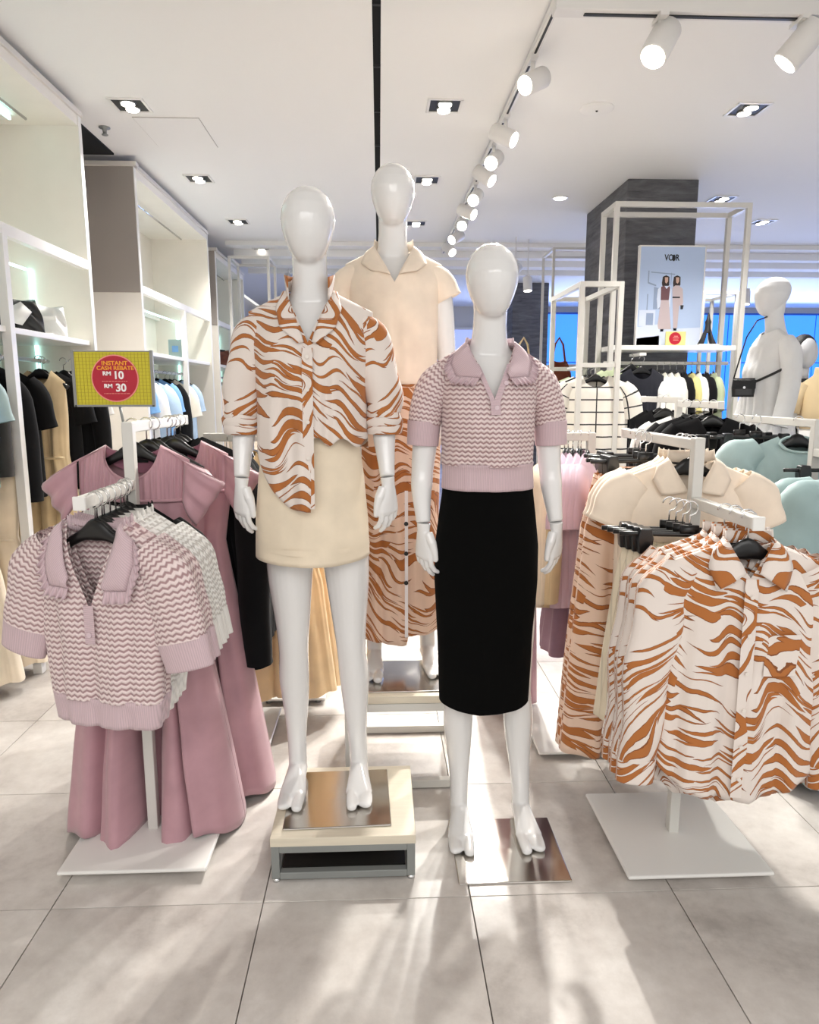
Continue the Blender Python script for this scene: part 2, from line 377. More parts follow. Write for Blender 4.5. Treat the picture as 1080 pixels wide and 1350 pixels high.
# ---------------------------------------------------------------- cloth
def sheet(mb, sw=.18, neck=.07, ndf=.1, ndb=.015, slope=.05, L=.5, W=((0, .18), (1, .18)), D=((0, .03), (1, .04)), Db=None, hem=None, fold=(4, .0), wr=.003, seed=0,
          vneck=True, p=2.4, nc=41, nr=40, top=None, bust=None, notch=None, uvo=0., qd=.10, sides=('front', 'back'), rot=0.):
    """front and back panels hung from the shoulder line; returns the front surface y(x, z)"""
    r = random.Random(seed); ph = [r.uniform(0, 6.28) for _ in range(12)]
    Wx, Wy = np.array(W).T; Dx, Dy = np.array(D).T
    Bx, By = np.array(Db).T if Db is not None else (Dx, Dy)

    def seam(s): return np.zeros_like(s) + top if top is not None else -slope * np.clip((np.abs(s) * sw - neck) / max(1e-3, sw - neck), 0, 1.2)

    def raw(s, Z, side):
        ax = np.abs(s) * sw
        if top is None:
            zl = seam(s) + np.where(ax < neck, .03 * np.sqrt(np.clip(1 - (ax / neck) ** 2, 0, 1)), 0)
            q = np.sqrt(np.clip((zl - Z) / qd, 0, 1))
        else: q = 1.
        d = np.interp(-Z, Dx, Dy) if side < 0 else np.interp(-Z, Bx, By)
        Y = side * d * q * (1 - np.abs(s) ** p) ** (1 / p)
        X = s * np.interp(-Z, Wx, Wy)
        if bust is not None and side < 0:
            bx_, bz, br, ba = bust
            Y = Y - ba * (np.exp(-((X - bx_) ** 2 + (Z - bz) ** 2) / br ** 2) + np.exp(-((X + bx_) ** 2 + (Z - bz) ** 2) / br ** 2)) * np.clip(q, 0, 1)
        return X, Y

    for side in (-1, 1):
        if ('front' if side < 0 else 'back') not in sides: continue
        s = np.sin(np.linspace(-1, 1, nc) * PI / 2) if p < 3 else np.linspace(-1, 1, nc)
        if top is None:      # columns at the neck corners
            for e in (-neck / sw, neck / sw): s[np.argmin(np.abs(s - e))] = e
        tp = seam(s)
        if top is None:
            nd = ndf if side < 0 else ndb; a = np.clip(np.abs(s) * sw / neck, 0, 1)
            tp = tp - nd * ((1 - a) if vneck and side < 0 else np.sqrt(1 - a ** 2))
        bt = np.full(nc, -L) + (np.array([hem(x, side) for x in s]) if hem else 0)
        t = np.linspace(0, 1, nr)[:, None]
        if top is None: t = t ** 1.25
        Z = tp[None] + (bt - tp)[None] * t; Sg = np.broadcast_to(s, Z.shape)
        X, Y = raw(Sg, Z, side)
        n, am = fold; env = smooth(0, .7, t); edge = (1 - np.abs(Sg) ** 4) * .8 + .2
        Y = Y + am * env * np.sin(PI * n * Sg + ph[0] + .6 * np.sin(3 * Z + ph[1]) + (1.3 if side > 0 else 0) * (1 - np.abs(Sg) ** 2)) * edge
        Y = Y + am * .45 * env * np.sin(PI * n * 2.3 * Sg + ph[2] + 1.5 * np.sin(2.2 * Z + ph[3])) * edge
        X = X + am * .5 * env * np.cos(PI * n * Sg + ph[0])
        if wr:
            for j in range(4):
                ang = r.uniform(-1.2, 1.2); kk = r.uniform(14, 38)
                Y = Y + wr * .6 * np.sin(kk * (X * math.cos(ang) + Z * math.sin(ang)) + ph[4 + j] + 2 * np.sin(9 * X + 5 * Z + ph[8 + j % 4])) * (1 - np.abs(Sg) ** 3) * smooth(.04, .2, t)
        if notch is not None: Y = np.where(side < 0, Y + notch[0] * np.exp(-((X - notch[2]) / notch[1]) ** 2) * smooth(.3, .5, t), Y)
        UV = np.stack([X + uvo + (0 if side < 0 else 1.31), Z + rot * X], -1)
        mb.grid(np.stack([X, Y, Z], -1), UV, flip=side < 0)

    def yf(x, z, off=.004):
        s = np.clip(np.array([x / np.interp(-z, Wx, Wy)]), -.999, .999); _, Y = raw(s, np.array([z]), -1); return float(Y[0]) - off
    return yf


def sleeve(mb, pts, A, B, n=22, am=.06, seed=0, rings=16):
    r = random.Random(seed); p1, p2, p3 = (r.uniform(0, 6.28) for _ in range(3))
    pts = np.array(pts, float); t = np.linspace(0, len(pts) - 1, rings); i = np.arange(len(pts))
    P = np.stack([np.interp(t, i, pts[:, k]) for k in range(3)], -1)
    for _ in range(2): P[1:-1] = (P[:-2] + 2 * P[1:-1] + P[2:]) / 4
    mb.tube(P, list(np.interp(t, i, A)), list(np.interp(t, i, B)), n=n, cap=False,
            fold=lambda th, f: am * (np.sin(3 * th + p1 + 4 * f) * .6 + np.sin(f * 17 + p2 + 1.5 * np.sin(th + p3)) * .7) * (.3 + .7 * f))


def strip(mb, a, b, rows=5, puff=0., wav=None):
    """surface between two matching 3-D polylines"""
    a = np.array(a, float); b = np.array(b, float); out = []
    for i in range(rows):
        f = i / (rows - 1); p = a + (b - a) * f; p[:, 1] -= puff * math.sin(PI * f)
        if wav is not None: p = p + wav(f, len(a))
        out.append(p)
    L = np.concatenate([[0], np.cumsum(np.linalg.norm(np.diff(a, axis=0), axis=1))])
    W = np.linspace(0, float(np.linalg.norm(b - a, axis=1).mean()), rows)
    UV = np.stack([np.broadcast_to(L, (rows, len(L))), np.broadcast_to(W[:, None], (rows, len(L)))], -1)
    mb.grid(out, UV)


def resample(pts, n):
    pts = np.array(pts, float); d = np.concatenate([[0], np.cumsum(np.linalg.norm(np.diff(pts, axis=0), axis=1))]); t = np.linspace(0, d[-1], n)
    return np.stack([np.interp(t, d, pts[:, k]) for k in range(pts.shape[1])], -1)


def mirror(p): q = np.array(p, float).copy(); q[:, 0] *= -1; return q


def button_row(parent, yf, spots, mat, r=.006):
    for x, z in spots: MB().disc((x, yf(x, z, .007), z), r, (0, -1, 0), 14, .003).build('button', mat, parent, smooth=False)


def ruffle_collar(root, yf, inner, outer, mat, off=.008):
    """flat collar flaps with a gathered frill on their outer edges"""
    inner = resample(inner, 26); outer = resample(outer, 26)
    P3 = lambda q: np.array([(x, yf(x, min(z, -.022), off) if z < 0 else -.02, z) for x, z in q])
    for sg in (1, -1):
        a, b = P3(inner), P3(outer); nrm = np.array(outer) - np.array(inner); nrm /= np.linalg.norm(nrm, axis=1)[:, None]
        a[-1, 1] = -.012
        mb = MB(); A, B = (a, b) if sg > 0 else (mirror(a), mirror(b)); strip(mb, A, B, 7, .01); c = mb.build('collar', mat, root, solid=.003)
        e = resample(np.concatenate([b]), 90); nn = resample(np.concatenate([nrm]), 90); o2 = e.copy(); o2[:, 0] += nn[:, 0] * .026; o2[:, 2] += nn[:, 1] * .026
        ph = np.arange(90) * .72

        def wav(f, n): z = np.zeros((n, 3)); z[:, 1] = -.002 - .0085 * f * (1 + np.sin(ph)); z[:, 2] = .003 * f * np.cos(ph); return z
        mb = MB(); A, B = (e, o2) if sg > 0 else (mirror(e), mirror(o2)); strip(mb, A, B, 5, 0, wav); mb.build('ruffle', mat, c, solid=.002)


def shirt_collar(root, yf, neck, ndf, mat, tip=(.075, -.105), stand=.0, off=.010, open_=.0):
    inner = resample([(.014 + open_, -ndf * .8), (neck * .62, -ndf * .34), (neck, .012)], 12)
    outer = resample([(tip[0], tip[1]), (neck + .045, -.055), (neck + .03, -.012)], 12)
    for sg in (1, -1):
        a = np.array([(x, yf(x, min(z, -.012), off) - .004, z + stand) for x, z in inner]); b = np.array([(x, yf(x, min(z, -.014), off + .002), z) for x, z in outer]); a[-1, 1] = -.008
        mb = MB(); A, B = (a, b) if sg > 0 else (mirror(a), mirror(b)); strip(mb, A, B, 6, .008); mb.build('collar', mat, root, solid=.003)
    mb = MB(); th = np.linspace(-PI / 2, PI / 2, 15)
    lo = [(neck * math.sin(t), .035 * math.cos(t) - .01, .005 - .012 * math.cos(t)) for t in th]; hi = [(x * .95, y + .004, z + .032 + stand) for x, y, z in lo]
    strip(mb, lo, hi, 3); mb.build('back_collar', mat, root, solid=.003)


def band_label(root, z=-.045, y=.012, w=.035):
    MB().box((0, y, z), (w * 2, .002, .014)).build('neck_label', M['labelmat'], root, smooth=False)


# ---- hanging garments: origin at the neck of the hanger's shoulders
PROTO = {}


def hlabel(label): return 'hanger of ' + label


def g_polo():
    mb = MB(); W = ((0, .17), (.12, .178), (.44, .156)); D = ((0, .03), (.1, .04), (.44, .045))
    yf = sheet(mb, sw=.17, neck=.08, ndf=.20, L=.435, W=W, D=D, fold=(3, .008), wr=.003, seed=3, hem=lambda s, d: 0)
    r = mb.build('knit_polo', M['lilac_k'])
    mb = MB(); sheet(mb, sw=.17, top=-.43, L=.502, W=((0, .156), (.43, .156), (.502, .146)), D=((0, .045), (.502, .04)), fold=(3, .006), wr=.0015, seed=3, nr=8, p=2.4); mb.build('hem_band', M['lilac_r'], r, solid=.003)
    for sg in (-1, 1):
        mb = MB(); sleeve(mb, [(sg * .13, 0, -.055), (sg * .182, 0, -.12), (sg * .222, -.005, -.27)], [.045, .075, .07], [.03, .035, .03], seed=4 + sg, am=.05); s_ = mb.build('sleeve', M['lilac_k'], r)
        mb = MB(); sleeve(mb, [(sg * .2205, -.005, -.265), (sg * .240, -.005, -.338)], [.068, .063], [.028, .024], seed=9, am=.0); mb.build('cuff', M['lilac_r'], s_, solid=.003)
    mb = MB(); zs = np.linspace(-.19, -.285, 8); strip(mb, [(-.014, yf(-.014, z, .006), z) for z in zs], [(.014, yf(.014, z, .006), z) for z in zs], 3); mb.build('placket', M['lilac_r'], r)
    button_row(r, yf, [(0, -.262)], M['lilacbutton'], .0065)
    ruffle_collar(r, yf, [(.048, -.125), (.068, -.055), (.080, .008)], [(.050, -.150), (.108, -.148), (.124, -.085), (.116, -.030)], M['lilac_r'])
    band_label(r, -.04, .026)
    mb = MB(); th = np.linspace(-PI / 2, PI / 2, 13); lo = [(.08 * math.sin(t), .03 * math.cos(t), -.02 * math.cos(t) - .012) for t in th]; strip(mb, lo, [(x * .98, y, z + .03) for x, y, z in lo], 3); mb.build('back_collar', M['lilac_r'], r, solid=.003)
    return r


def g_shirt():
    mb = MB(); W = ((0, .19), (.15, .19), (.72, .205)); D = ((0, .025), (.12, .04), (.72, .05))
    yf = sheet(mb, sw=.19, neck=.06, ndf=.085, slope=.05, L=.74, W=W, D=D, fold=(3.2, .014), wr=.004, seed=11, hem=lambda s, d: .075 * abs(s) ** 2.5 + (.05 if d < 0 else 0), nr=54)
    r = mb.build('button_shirt', M['tig'], solid=.002)
    for sg in (-1, 1):
        mb = MB(); sleeve(mb, [(sg * .155, .0, -.06), (sg * .205, 0, -.14), (sg * .24, -.01, -.35), (sg * .25, -.005, -.6)], [.045, .07, .062, .052], [.03, .036, .034, .03], seed=14 + sg, am=.14, rings=26)
        s_ = mb.build('sleeve', M['tig'], r)
        mb = MB(); sleeve(mb, [(sg * .25, -.005, -.595), (sg * .253, -.005, -.665)], [.052, .05], [.028, .026], am=0); mb.build('cuff', M['tig'], s_, solid=.002)
    mb = MB(); zs = np.linspace(-.085, -.675, 30); strip(mb, [(-.017, yf(-.017, z, .010), z) for z in zs], [(.017, yf(.017, z, .010), z) for z in zs], 3); mb.build('placket', M['tig'], r)
    button_row(r, lambda x, z, o: yf(x, z, .015), [(0, -.13), (0, -.23), (0, -.33), (0, -.43), (0, -.53), (0, -.62)], M['button'], .005)
    shirt_collar(r, yf, .06, .085, M['tig'], tip=(.085, -.115))
    mb = MB(); mb.grid([[(x, yf(x, z, .007), z) for x in np.linspace(.045, .135, 5)] for z in (-.23, -.27, -.31, -.34)], [[(x + .8, z) for x in np.linspace(.045, .135, 5)] for z in (-.23, -.27, -.31, -.34)], flip=True); mb.build('chest_pocket', M['tig'], r)
    band_label(r, -.03, .022, .02)
    return r


def g_maxi():
    mb = MB(); W = ((0, .17), (.18, .175), (.34, .15), (.45, .165), (1.24, .285)); D = ((0, .03), (.2, .05), (.4, .05), (1.24, .17))
    yf = sheet(mb, sw=.17, neck=.085, ndf=.10, ndb=.03, slope=.045, vneck=False, L=1.25, W=W, D=D, fold=(4.0, .030), wr=.004, seed=21, nc=81, nr=60, hem=lambda s, d: .02 * math.cos(9 * s), p=2.0, notch=(.20, .045, .018), qd=.08)
    r = mb.build('maxi_dress', M['pink'], solid=.002)
    # yoke of gathers and the seam under it
    mb = MB(); xs = np.linspace(-.16, .16, 120); rows = []
    for f in np.linspace(0, 1, 7):
        row = []
        for x in xs:
            zt = -.10 * math.sqrt(max(0, 1 - (x / .085) ** 2)) - .01 if abs(x) < .085 else -.045 * (abs(x) - .085) / .085 - .01
            z = zt + (-.165 - zt) * f; row.append((x, yf(x, min(z, -.02), .006) - .004 * math.sin(x * 420 + 2 * math.sin(x * 60)) * (.3 + .7 * math.sin(PI * f)), z))
        rows.append(row)
    mb.grid(rows, flip=True); mb.build('yoke', M['pink'], r)
    mb = MB(); mb.tube([(x, yf(x, -.168, .007), -.168) for x in np.linspace(-.165, .165, 18)], .005, n=6); mb.build('yoke_seam', M['pink'], r)
    for sg in (-1, 1):
        mb = MB(); a = resample([(sg * .10, -.004, -.012), (sg * .165, -.03, -.05), (sg * .16, -.05, -.17)], 24); b = resample([(sg * .215, -.01, -.07), (sg * .285, -.02, -.12), (sg * .20, -.055, -.245)], 24)
        strip(mb, a, b, 9, .02, lambda f, n: np.stack([np.zeros(n), .010 * f * np.sin(np.arange(n) * 1.1), np.zeros(n)], -1)); mb.build('flutter_sleeve', M['pink'], r, solid=.002)
    mb = MB(); strip(mb, [(-.085, .0, -.01), (-.03, .028, -.035), (.03, .028, -.035), (.085, 0, -.01)], [(-.085, .0, -.05), (-.03, .03, -.09), (.03, .03, -.09), (.085, 0, -.05)], 3); mb.build('neck_facing', M['pinkdark'], r)
    band_label(r, -.05, .022)
    return r


def g_blouse():          # short-sleeved blouse with an open polo collar
    mb = MB(); W = ((0, .19), (.14, .19), (.5, .185)); D = ((0, .025), (.1, .035), (.5, .04))
    yf = sheet(mb, sw=.19, neck=.07, ndf=.11, L=.52, W=W, D=D, fold=(3.5, .012), wr=.006, seed=31)
    r = mb.build('short_sleeve_blouse', M['creamtop'], solid=.002)
    for sg in (-1, 1):
        mb = MB(); sleeve(mb, [(sg * .15, 0, -.06), (sg * .2, 0, -.11), (sg * .235, 0, -.2)], [.045, .07, .066], [.03, .035, .03], seed=33 + sg, am=.05); mb.build('sleeve', M['creamtop'], r, solid=.002)
    shirt_collar(r, yf, .07, .11, M['creamtop'], tip=(.09, -.1))
    band_label(r, -.035, .022)
    return r


def g_tee():             # plain top, seen small
    mb = MB(); W = ((0, .2), (.15, .2), (.56, .205)); D = ((0, .025), (.1, .045), (.56, .06))
    sheet(mb, sw=.2, neck=.08, ndf=.07, vneck=False, L=.56, W=W, D=D, fold=(3, .014), wr=.003, seed=41, nc=31, nr=24)
    r = mb.build('short_sleeve_shirt', M['blue'])
    for sg in (-1, 1):
        mb = MB(); sleeve(mb, [(sg * .16, 0, -.06), (sg * .21, 0, -.12), (sg * .235, 0, -.26)], [.045, .07, .07], [.03, .045, .042], n=14, seed=43, am=.06, rings=9); mb.build('sleeve', M['blue'], r)
    return r


def g_jacket():
    mb = MB(); W = ((0, .2), (.15, .2), (.62, .21)); D = ((0, .03), (.1, .05), (.62, .06))
    yf = sheet(mb, sw=.2, neck=.07, ndf=.12, L=.62, W=W, D=D, fold=(2.4, .010), wr=.003, seed=51, nc=31, nr=26)
    r = mb.build('long_sleeve_jacket', M['black'])
    for sg in (-1, 1):
        mb = MB(); sleeve(mb, [(sg * .16, 0, -.06), (sg * .215, 0, -.14), (sg * .245, -.01, -.36), (sg * .25, -.01, -.58)], [.05, .07, .06, .05], [.04, .05, .045, .04], n=16, seed=53, am=.06, rings=16); mb.build('sleeve', M['black'], r)
    button_row(r, yf, [(0, -.2), (0, -.32), (0, -.44)], M['button'], .008)
    return r


def g_dress():           # sleeveless dress, seen small
    mb = MB(); W = ((0, .15), (.2, .15), (.38, .14), (.5, .17), (1.0, .22)); D = ((0, .025), (.2, .05), (.4, .05), (1.0, .09))
    sheet(mb, sw=.15, neck=.07, ndf=.07, vneck=False, L=1.0, W=W, D=D, fold=(4, .02), wr=.003, seed=61, nc=47, nr=36, hem=lambda s, d: .01 * math.cos(8 * s))
    r = mb.build('sleeveless_dress', M['beige'])
    mb = MB(); mb.tube([(x, -.05 - .02 * (1 - (x / .15) ** 2), -.38) for x in np.linspace(-.14, .14, 12)], .006, n=6); mb.build('waist_seam', M['beige'], r)
    return r


def g_longdress():       # long-sleeved-shoulder gathered dress of the satin rail
    mb = MB(); W = ((0, .19), (.2, .18), (.38, .16), (.46, .18), (1.1, .24)); D = ((0, .03), (.2, .06), (.4, .05), (1.1, .10))
    yf = sheet(mb, sw=.19, neck=.075, ndf=.06, vneck=False, L=1.1, W=W, D=D, fold=(5.5, .030), wr=.008, seed=71, nc=61, nr=44)
    r = mb.build('satin_dress', M['teal'])
    for sg in (-1, 1):
        mb = MB(); sleeve(mb, [(sg * .15, 0, -.05), (sg * .23, 0, -.1), (sg * .285, -.01, -.25), (sg * .29, -.01, -.33)], [.05, .09, .105, .055], [.035, .06, .07, .04], seed=73 + sg, am=.16, rings=24); s_ = mb.build('puff_sleeve', M['teal'], r)
        mb = MB(); sleeve(mb, [(sg * .29, -.01, -.325), (sg * .292, -.01, -.35)], [.057, .057], [.042, .042], am=0); mb.build('cuff', M['teal'], s_)
    mb = MB(); mb.tube([(.077 * math.cos(t), .03 * math.sin(t) - .025, -.03 + .03 * math.sin(t)) for t in np.linspace(0, 2 * PI, 24)], .005, n=6); mb.build('neck_trim', M['tealpale'], r)
    button_row(r, yf, [(0, -.45), (0, -.53), (0, -.61), (0, -.69)], M['button'], .006)
    return r


def g_pants():           # wide cropped trousers / skirt panels hung from clips, waist at the top
    mb = MB(); sheet(mb, sw=.15, top=0., L=.56, W=((0, .13), (.1, .15), (.56, .19)), D=((0, .012), (.1, .03), (.56, .045)), fold=(4, .014), wr=.002, seed=81, nc=49, nr=26)
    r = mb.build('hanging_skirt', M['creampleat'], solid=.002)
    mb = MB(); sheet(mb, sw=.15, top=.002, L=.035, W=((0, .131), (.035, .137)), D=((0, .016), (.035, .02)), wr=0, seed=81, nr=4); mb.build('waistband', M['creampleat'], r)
    return r


def g_longskirt():
    mb = MB(); sheet(mb, sw=.16, top=0., L=.86, W=((0, .13), (.15, .16), (.86, .2)), D=((0, .015), (.15, .04), (.86, .06)), fold=(3.4, .024), wr=.003, seed=91, nc=61, nr=40)
    r = mb.build('long_skirt', M['tig_s'], solid=.002)
    mb = MB(); sheet(mb, sw=.16, top=.002, L=.035, W=((0, .131), (.035, .136)), D=((0, .019), (.035, .024)), wr=0, seed=91, nr=4); mb.build('waistband', M['tig_s'], r)
    return r


BUILD = dict(polo=g_polo, shirt=g_shirt, maxi=g_maxi, blouse=g_blouse, tee=g_tee, jacket=g_jacket, dress=g_dress, satin=g_longdress, skirt=g_pants, longskirt=g_longskirt)
NAMES = dict(skirt='hanging_skirt')
MATNAME = dict(blouse='cream_jersey', tee='pale_blue_cotton', jacket='black_cloth', dress='beige_cloth', satin='teal_satin', skirt='cream_pleats', longskirt='tiger_print_peach', maxi='rose_satin', shirt='tiger_print')


def garment(kind, loc, rz, label, cat, group=None, mat=None, mats=None, name=None, sc=1., sx=1., sy=1.):
    if kind not in PROTO: PROTO[kind] = BUILD[kind]()
    o = copy_tree(PROTO[kind], mats or ({MATNAME[kind]: mat} if mat else None))
    if name: o.name = name
    o.location = loc; o.rotation_euler = (0, 0, rz); o.scale = (sc * sx, sc * sy, sc)
    return tag(o, label, cat, group)


def hanger_proto():
    mb = MB(); xs = np.linspace(-.15, .15, 25)
    mb.tube([(x, 0, -.002 - .078 * (abs(x) / .15) ** 1.25) for x in xs], [.013 + .016 * math.exp(-(x / .03) ** 2) for x in xs], [.008 + .001 * (abs(x) / .15) for x in xs], n=10, up=(0, 1, 0))
    r = mb.build('clothes_hanger', M['hanger'])
    pts = [(0, 0, .02), (0, 0, .055)] + [(.02 * math.sin(a), 0, .075 - .02 * math.cos(a)) for a in np.linspace(.2, 4.6, 12)]
    MB().tube(pts, .0022, n=6, up=(0, 1, 0)).build('hook', M['chrome'], r)
    return r


def clip_proto():
    mb = MB(); mb.tube([(x, 0, .0) for x in np.linspace(-.19, .19, 9)], .007, n=8, up=(0, 1, 0)); mb.box((0, 0, .012), (.05, .012, .03))
    r = mb.build('clip_hanger', M['hanger'])
    for sg in (-1, 1):
        mb = MB(); mb.poly([(sg * .12 - .016, .018), (sg * .12 + .016, .018), (sg * .12 + .022, -.012), (sg * .12 + .018, -.055), (sg * .12 - .018, -.055), (sg * .12 - .022, -.012)], -.02, .02); mb.build('clip', M['hanger'], r, smooth=False, bevel=.004)
    pts = [(0, 0, .02), (0, 0, .055)] + [(.02 * math.sin(a), 0, .075 - .02 * math.cos(a)) for a in np.linspace(.2, 4.6, 12)]
    MB().tube(pts, .0022, n=6, up=(0, 1, 0)).build('hook', M['chrome'], r)
    return r


def hanger(loc, rz, label, clip=False, group=None):
    k = 'clip' if clip else 'plain_hanger'
    if k not in PROTO: PROTO[k] = (clip_proto if clip else hanger_proto)()
    o = copy_tree(PROTO[k]); o.location = loc; o.rotation_euler.z = rz
    return tag(o, label, 'hanger', group)


def drop_prototypes():
    def rm(o):
        for c in list(o.children): rm(c)
        bpy.data.objects.remove(o)
    for o in PROTO.values(): rm(o)


ORD = ['frontmost', 'second', 'third', 'fourth', 'fifth', 'sixth', 'seventh', 'eighth', 'ninth', 'tenth']

# ================================================================ the setting
fl = bx('floor', (2.0, 6.5, -.03), (17.0, 17.2, .04), M['gap'], bevel=0); fl['kind'] = 'structure'
TX, TY, TS = -.34, 1.81, .592
tm = None
for i in range(-4, 8):
    for j in range(-3, 10):
        c = (TX + (i + .5) * TS - 2.0, TY + (j + .5) * .59 - 6.5, .025)
        if tm is None: t = tm = MB().box((0, 0, 0), (TS - .003, .587, .010)).build('tile', M['tile'], fl, smooth=False, bevel=.001)
        else: t = tm.copy(); COL.objects.link(t)
        t.location = c
y_end = TY + 10 * .59
far = bx('floor_surface', (4.0 - 2.0, (y_end + 15) / 2 - 6.5, .025), (13.4, 15 - y_end, .010), M['tile'], fl, bevel=0)
far2 = bx('floor_surface', (((TX - 4 * TS) - 2.7) / 2 - 2.0, (y_end - 1) / 2 - 6.5, .025), (2.7 + TX - 4 * TS, y_end + 1, .010), M['tile'], fl, bevel=0)
far3 = bx('floor_surface', ((TX + 8 * TS + 10.7) / 2 - 2.0, (y_end - 1) / 2 - 6.5, .025), (10.7 - TX - 8 * TS, y_end + 1, .010), M['tile'], fl, bevel=0)

CZ = 3.10
ce = bx('ceiling', (-1.16, 6.9, CZ + .04), (2.28, 15.0, .08), M['ceil'], bevel=0, kind='structure')
bx('ceiling_surface', (6.525, 0, 0), (10.69, 15.0, .08), M['ceil'], ce, bevel=0)
bx('slot_lining', (1.162, 0, .11), (.05, 15.0, .10), M['void'], ce, bevel=0)
for k in range(8): bx('slot_bracket', (1.158, -4.6 + k * .62, .03), (.045, .02, .012), M['lampdark'], ce, bevel=0)
for i, (y, h, d) in enumerate([(8.35, .05, .10), (8.85, .08, .16), (9.35, .10, .22), (9.75, .13, .12)]):
    bx('trim_%d' % (i + 1), (4.3, y, CZ - h / 2), (12.0, d, h), M['ceil'], bevel=.004, kind='structure')
wl = bx('wall_left', (-2.42, 6.9, 1.5), (.1, 15.0, 3.2), M['wall'], bevel=0, kind='structure')
bx('wall_right', (10.62, 8.5, 1.5), (.1, 11.8, 3.2), M['wall'], bevel=0, kind='structure')
wb = bx('wall_back', (4.1, 14.3, 1.5), (13.2, .1, 3.2), M['wall'], bevel=0, kind='structure')
# window bands in the back wall
win = bx('window_1', (6.5, 14.2, 1.56), (8.0, .06, 2.86), M['mull'], bevel=0, kind='structure')
for i in range(9):
    for j in range(3):
        bx('pane', (-3.55 + i * .8875, -.04, -.935 + j * .935), (.865, .02, .915), M['glass'], win, bevel=.003)
win2 = bx('window_2', (1.35, 14.2, 1.45), (1.7, .06, 2.5), M['whiteframe'], bevel=0, kind='structure')
for i in range(2): bx('pane', (-.42 + i * .84, -.04, 0), (.80, .02, 2.4), M['paleglass'], win2, bevel=.003)

c1 = bx('column_1', (2.265, 6.42, CZ / 2), (.57, 1.13, CZ), M['stone'], bevel=.006, kind='structure')
c2 = bx('column_2', (2.35, 11.5, CZ / 2), (.56, .6, CZ), M['stone'], bevel=.006, kind='structure')
bx('brown_panel', (1.955, 6.98, 1.6), (.04, .06, 1.5), M['brownwood'], bevel=.002, kind='structure')
bx('trim_5', (-2.11, 5.02, CZ - .006), (.5, .80, .012), M['void'], bevel=0, kind='structure')   # open ceiling void between the cabinets
ap = bx('access_panel', (-1.3, 5.0, CZ - .003), (.40, .52, .006), M['ceil'], bevel=.002, kind='structure'); bx('panel_gap', (0, 0, .002), (.406, .526, .003), M['grey'], ap, bevel=0)

# ---------------------------------------------------------------- ceiling fixtures


def downlight(x, y, label, power=0, tilt=(0, -.3), s=.19):
    r = thing('ceiling_downlight', (x, y, CZ), label, 'ceiling light', group=None)
    mb = MB()
    for dx, dy, a, b in ((0, -.5, 1.08, .08), (0, .5, 1.08, .08), (-.5, 0, .08, 1.0), (.5, 0, .08, 1.0)): mb.box((dx * s, dy * s, -.004), (a * s, b * s, .008))
    mb.build('frame', M['white'], r, smooth=False)
    MB().box((0, 0, -.0015), (s * .95, s * .95, .003)).build('recess', M['lampdark'], r, smooth=False)
    for k in (-1, 1):
        d = MB().disc((k * s * .0, k * s * .22, -.010), s * .2, (tilt[0] * .3, tilt[1] * .3, -1), 20, .006).build('lamp', M['lamp'], r, smooth=False)
        MB().tube([(0, k * s * .22, -.003), (0, k * s * .22, -.012)], s * .235, n=18, cap=True).build('lamp_ring', M['steelframe'], r)
    if power: spot('downlight_lamp', (x, y, CZ - .03), (x + tilt[0], y + tilt[1], 0), power * 2.6, 110, .9, r=.06)
    return r


row = {-1.42: 'in the row above the wall cabinets', .39: 'in the row beside the dark ceiling slot', 2.5: 'over the clothes frames'}
for x, y, nm, pw in [(-1.45, 4.55, 'first', 70), (-1.41, 5.99, 'second', 70), (-1.38, 7.41, 'third', 50), (-1.37, 8.8, 'fourth', 50), (-1.4, 10.4, 'fifth', 0)]:
    downlight(x, y, 'square twin ceiling downlight, %s from the front above the wall cabinets' % nm, pw, (.2, -.1))
for x, y, nm, pw in [(.396, 4.48, 'first', 70), (.391, 5.95, 'second', 60), (.38, 7.4, 'third', 50)]:
    downlight(x, y, 'square twin ceiling downlight, %s from the front beside the dark slot' % nm, pw, (0, -.6))
downlight(2.21, 4.46, 'square twin ceiling downlight in front of the dark stone column', 70, (.1, .2))
downlight(3.0, 6.4, 'square twin ceiling downlight just beside the dark stone column', 60, (0, 0))
downlight(3.8, 7.2, 'square twin ceiling downlight beyond the white frame with the poster', 60, (0, 0))
for x, y, nm in [(1.58, 6.43, 'small round ceiling lamp between the light track and the stone column')]:
    r = thing('ceiling_lamp', (x, y, CZ), nm, 'ceiling light'); MB().disc((0, 0, 0), .07, (0, 0, -1), 24, .006).build('rim', M['white'], r, smooth=False); MB().disc((0, 0, -.006), .05, (0, 0, -1), 24, .003).build('lamp', M['lamp'], r, smooth=False)
r = thing('ceiling_speaker', (1.307, 4.49, CZ), 'round flat ceiling speaker grille between track and downlight', 'speaker')
MB().lathe([(.10, 0), (.10, -.006), (.085, -.012), (.0, -.013)], 28).build('grille', M['ceil'], r); MB().ball((0, 0, -.013), .008, 8).build('sensor', M['lampdark'], r)
for x, y, lb in [(-1.738, 4.92, 'small sprinkler head on the ceiling beside the first wall cabinet'), (-1.36, 9.1, 'small sprinkler head behind the fourth cabinet-row downlight')]:
    r = thing('sprinkler', (x, y, CZ), lb, 'sprinkler'); MB().lathe([(.035, 0), (.035, -.006), (.014, -.01), (.012, -.04), (.02, -.043), (.02, -.048), (.002, -.05)], 14).build('body', M['steelframe'], r)

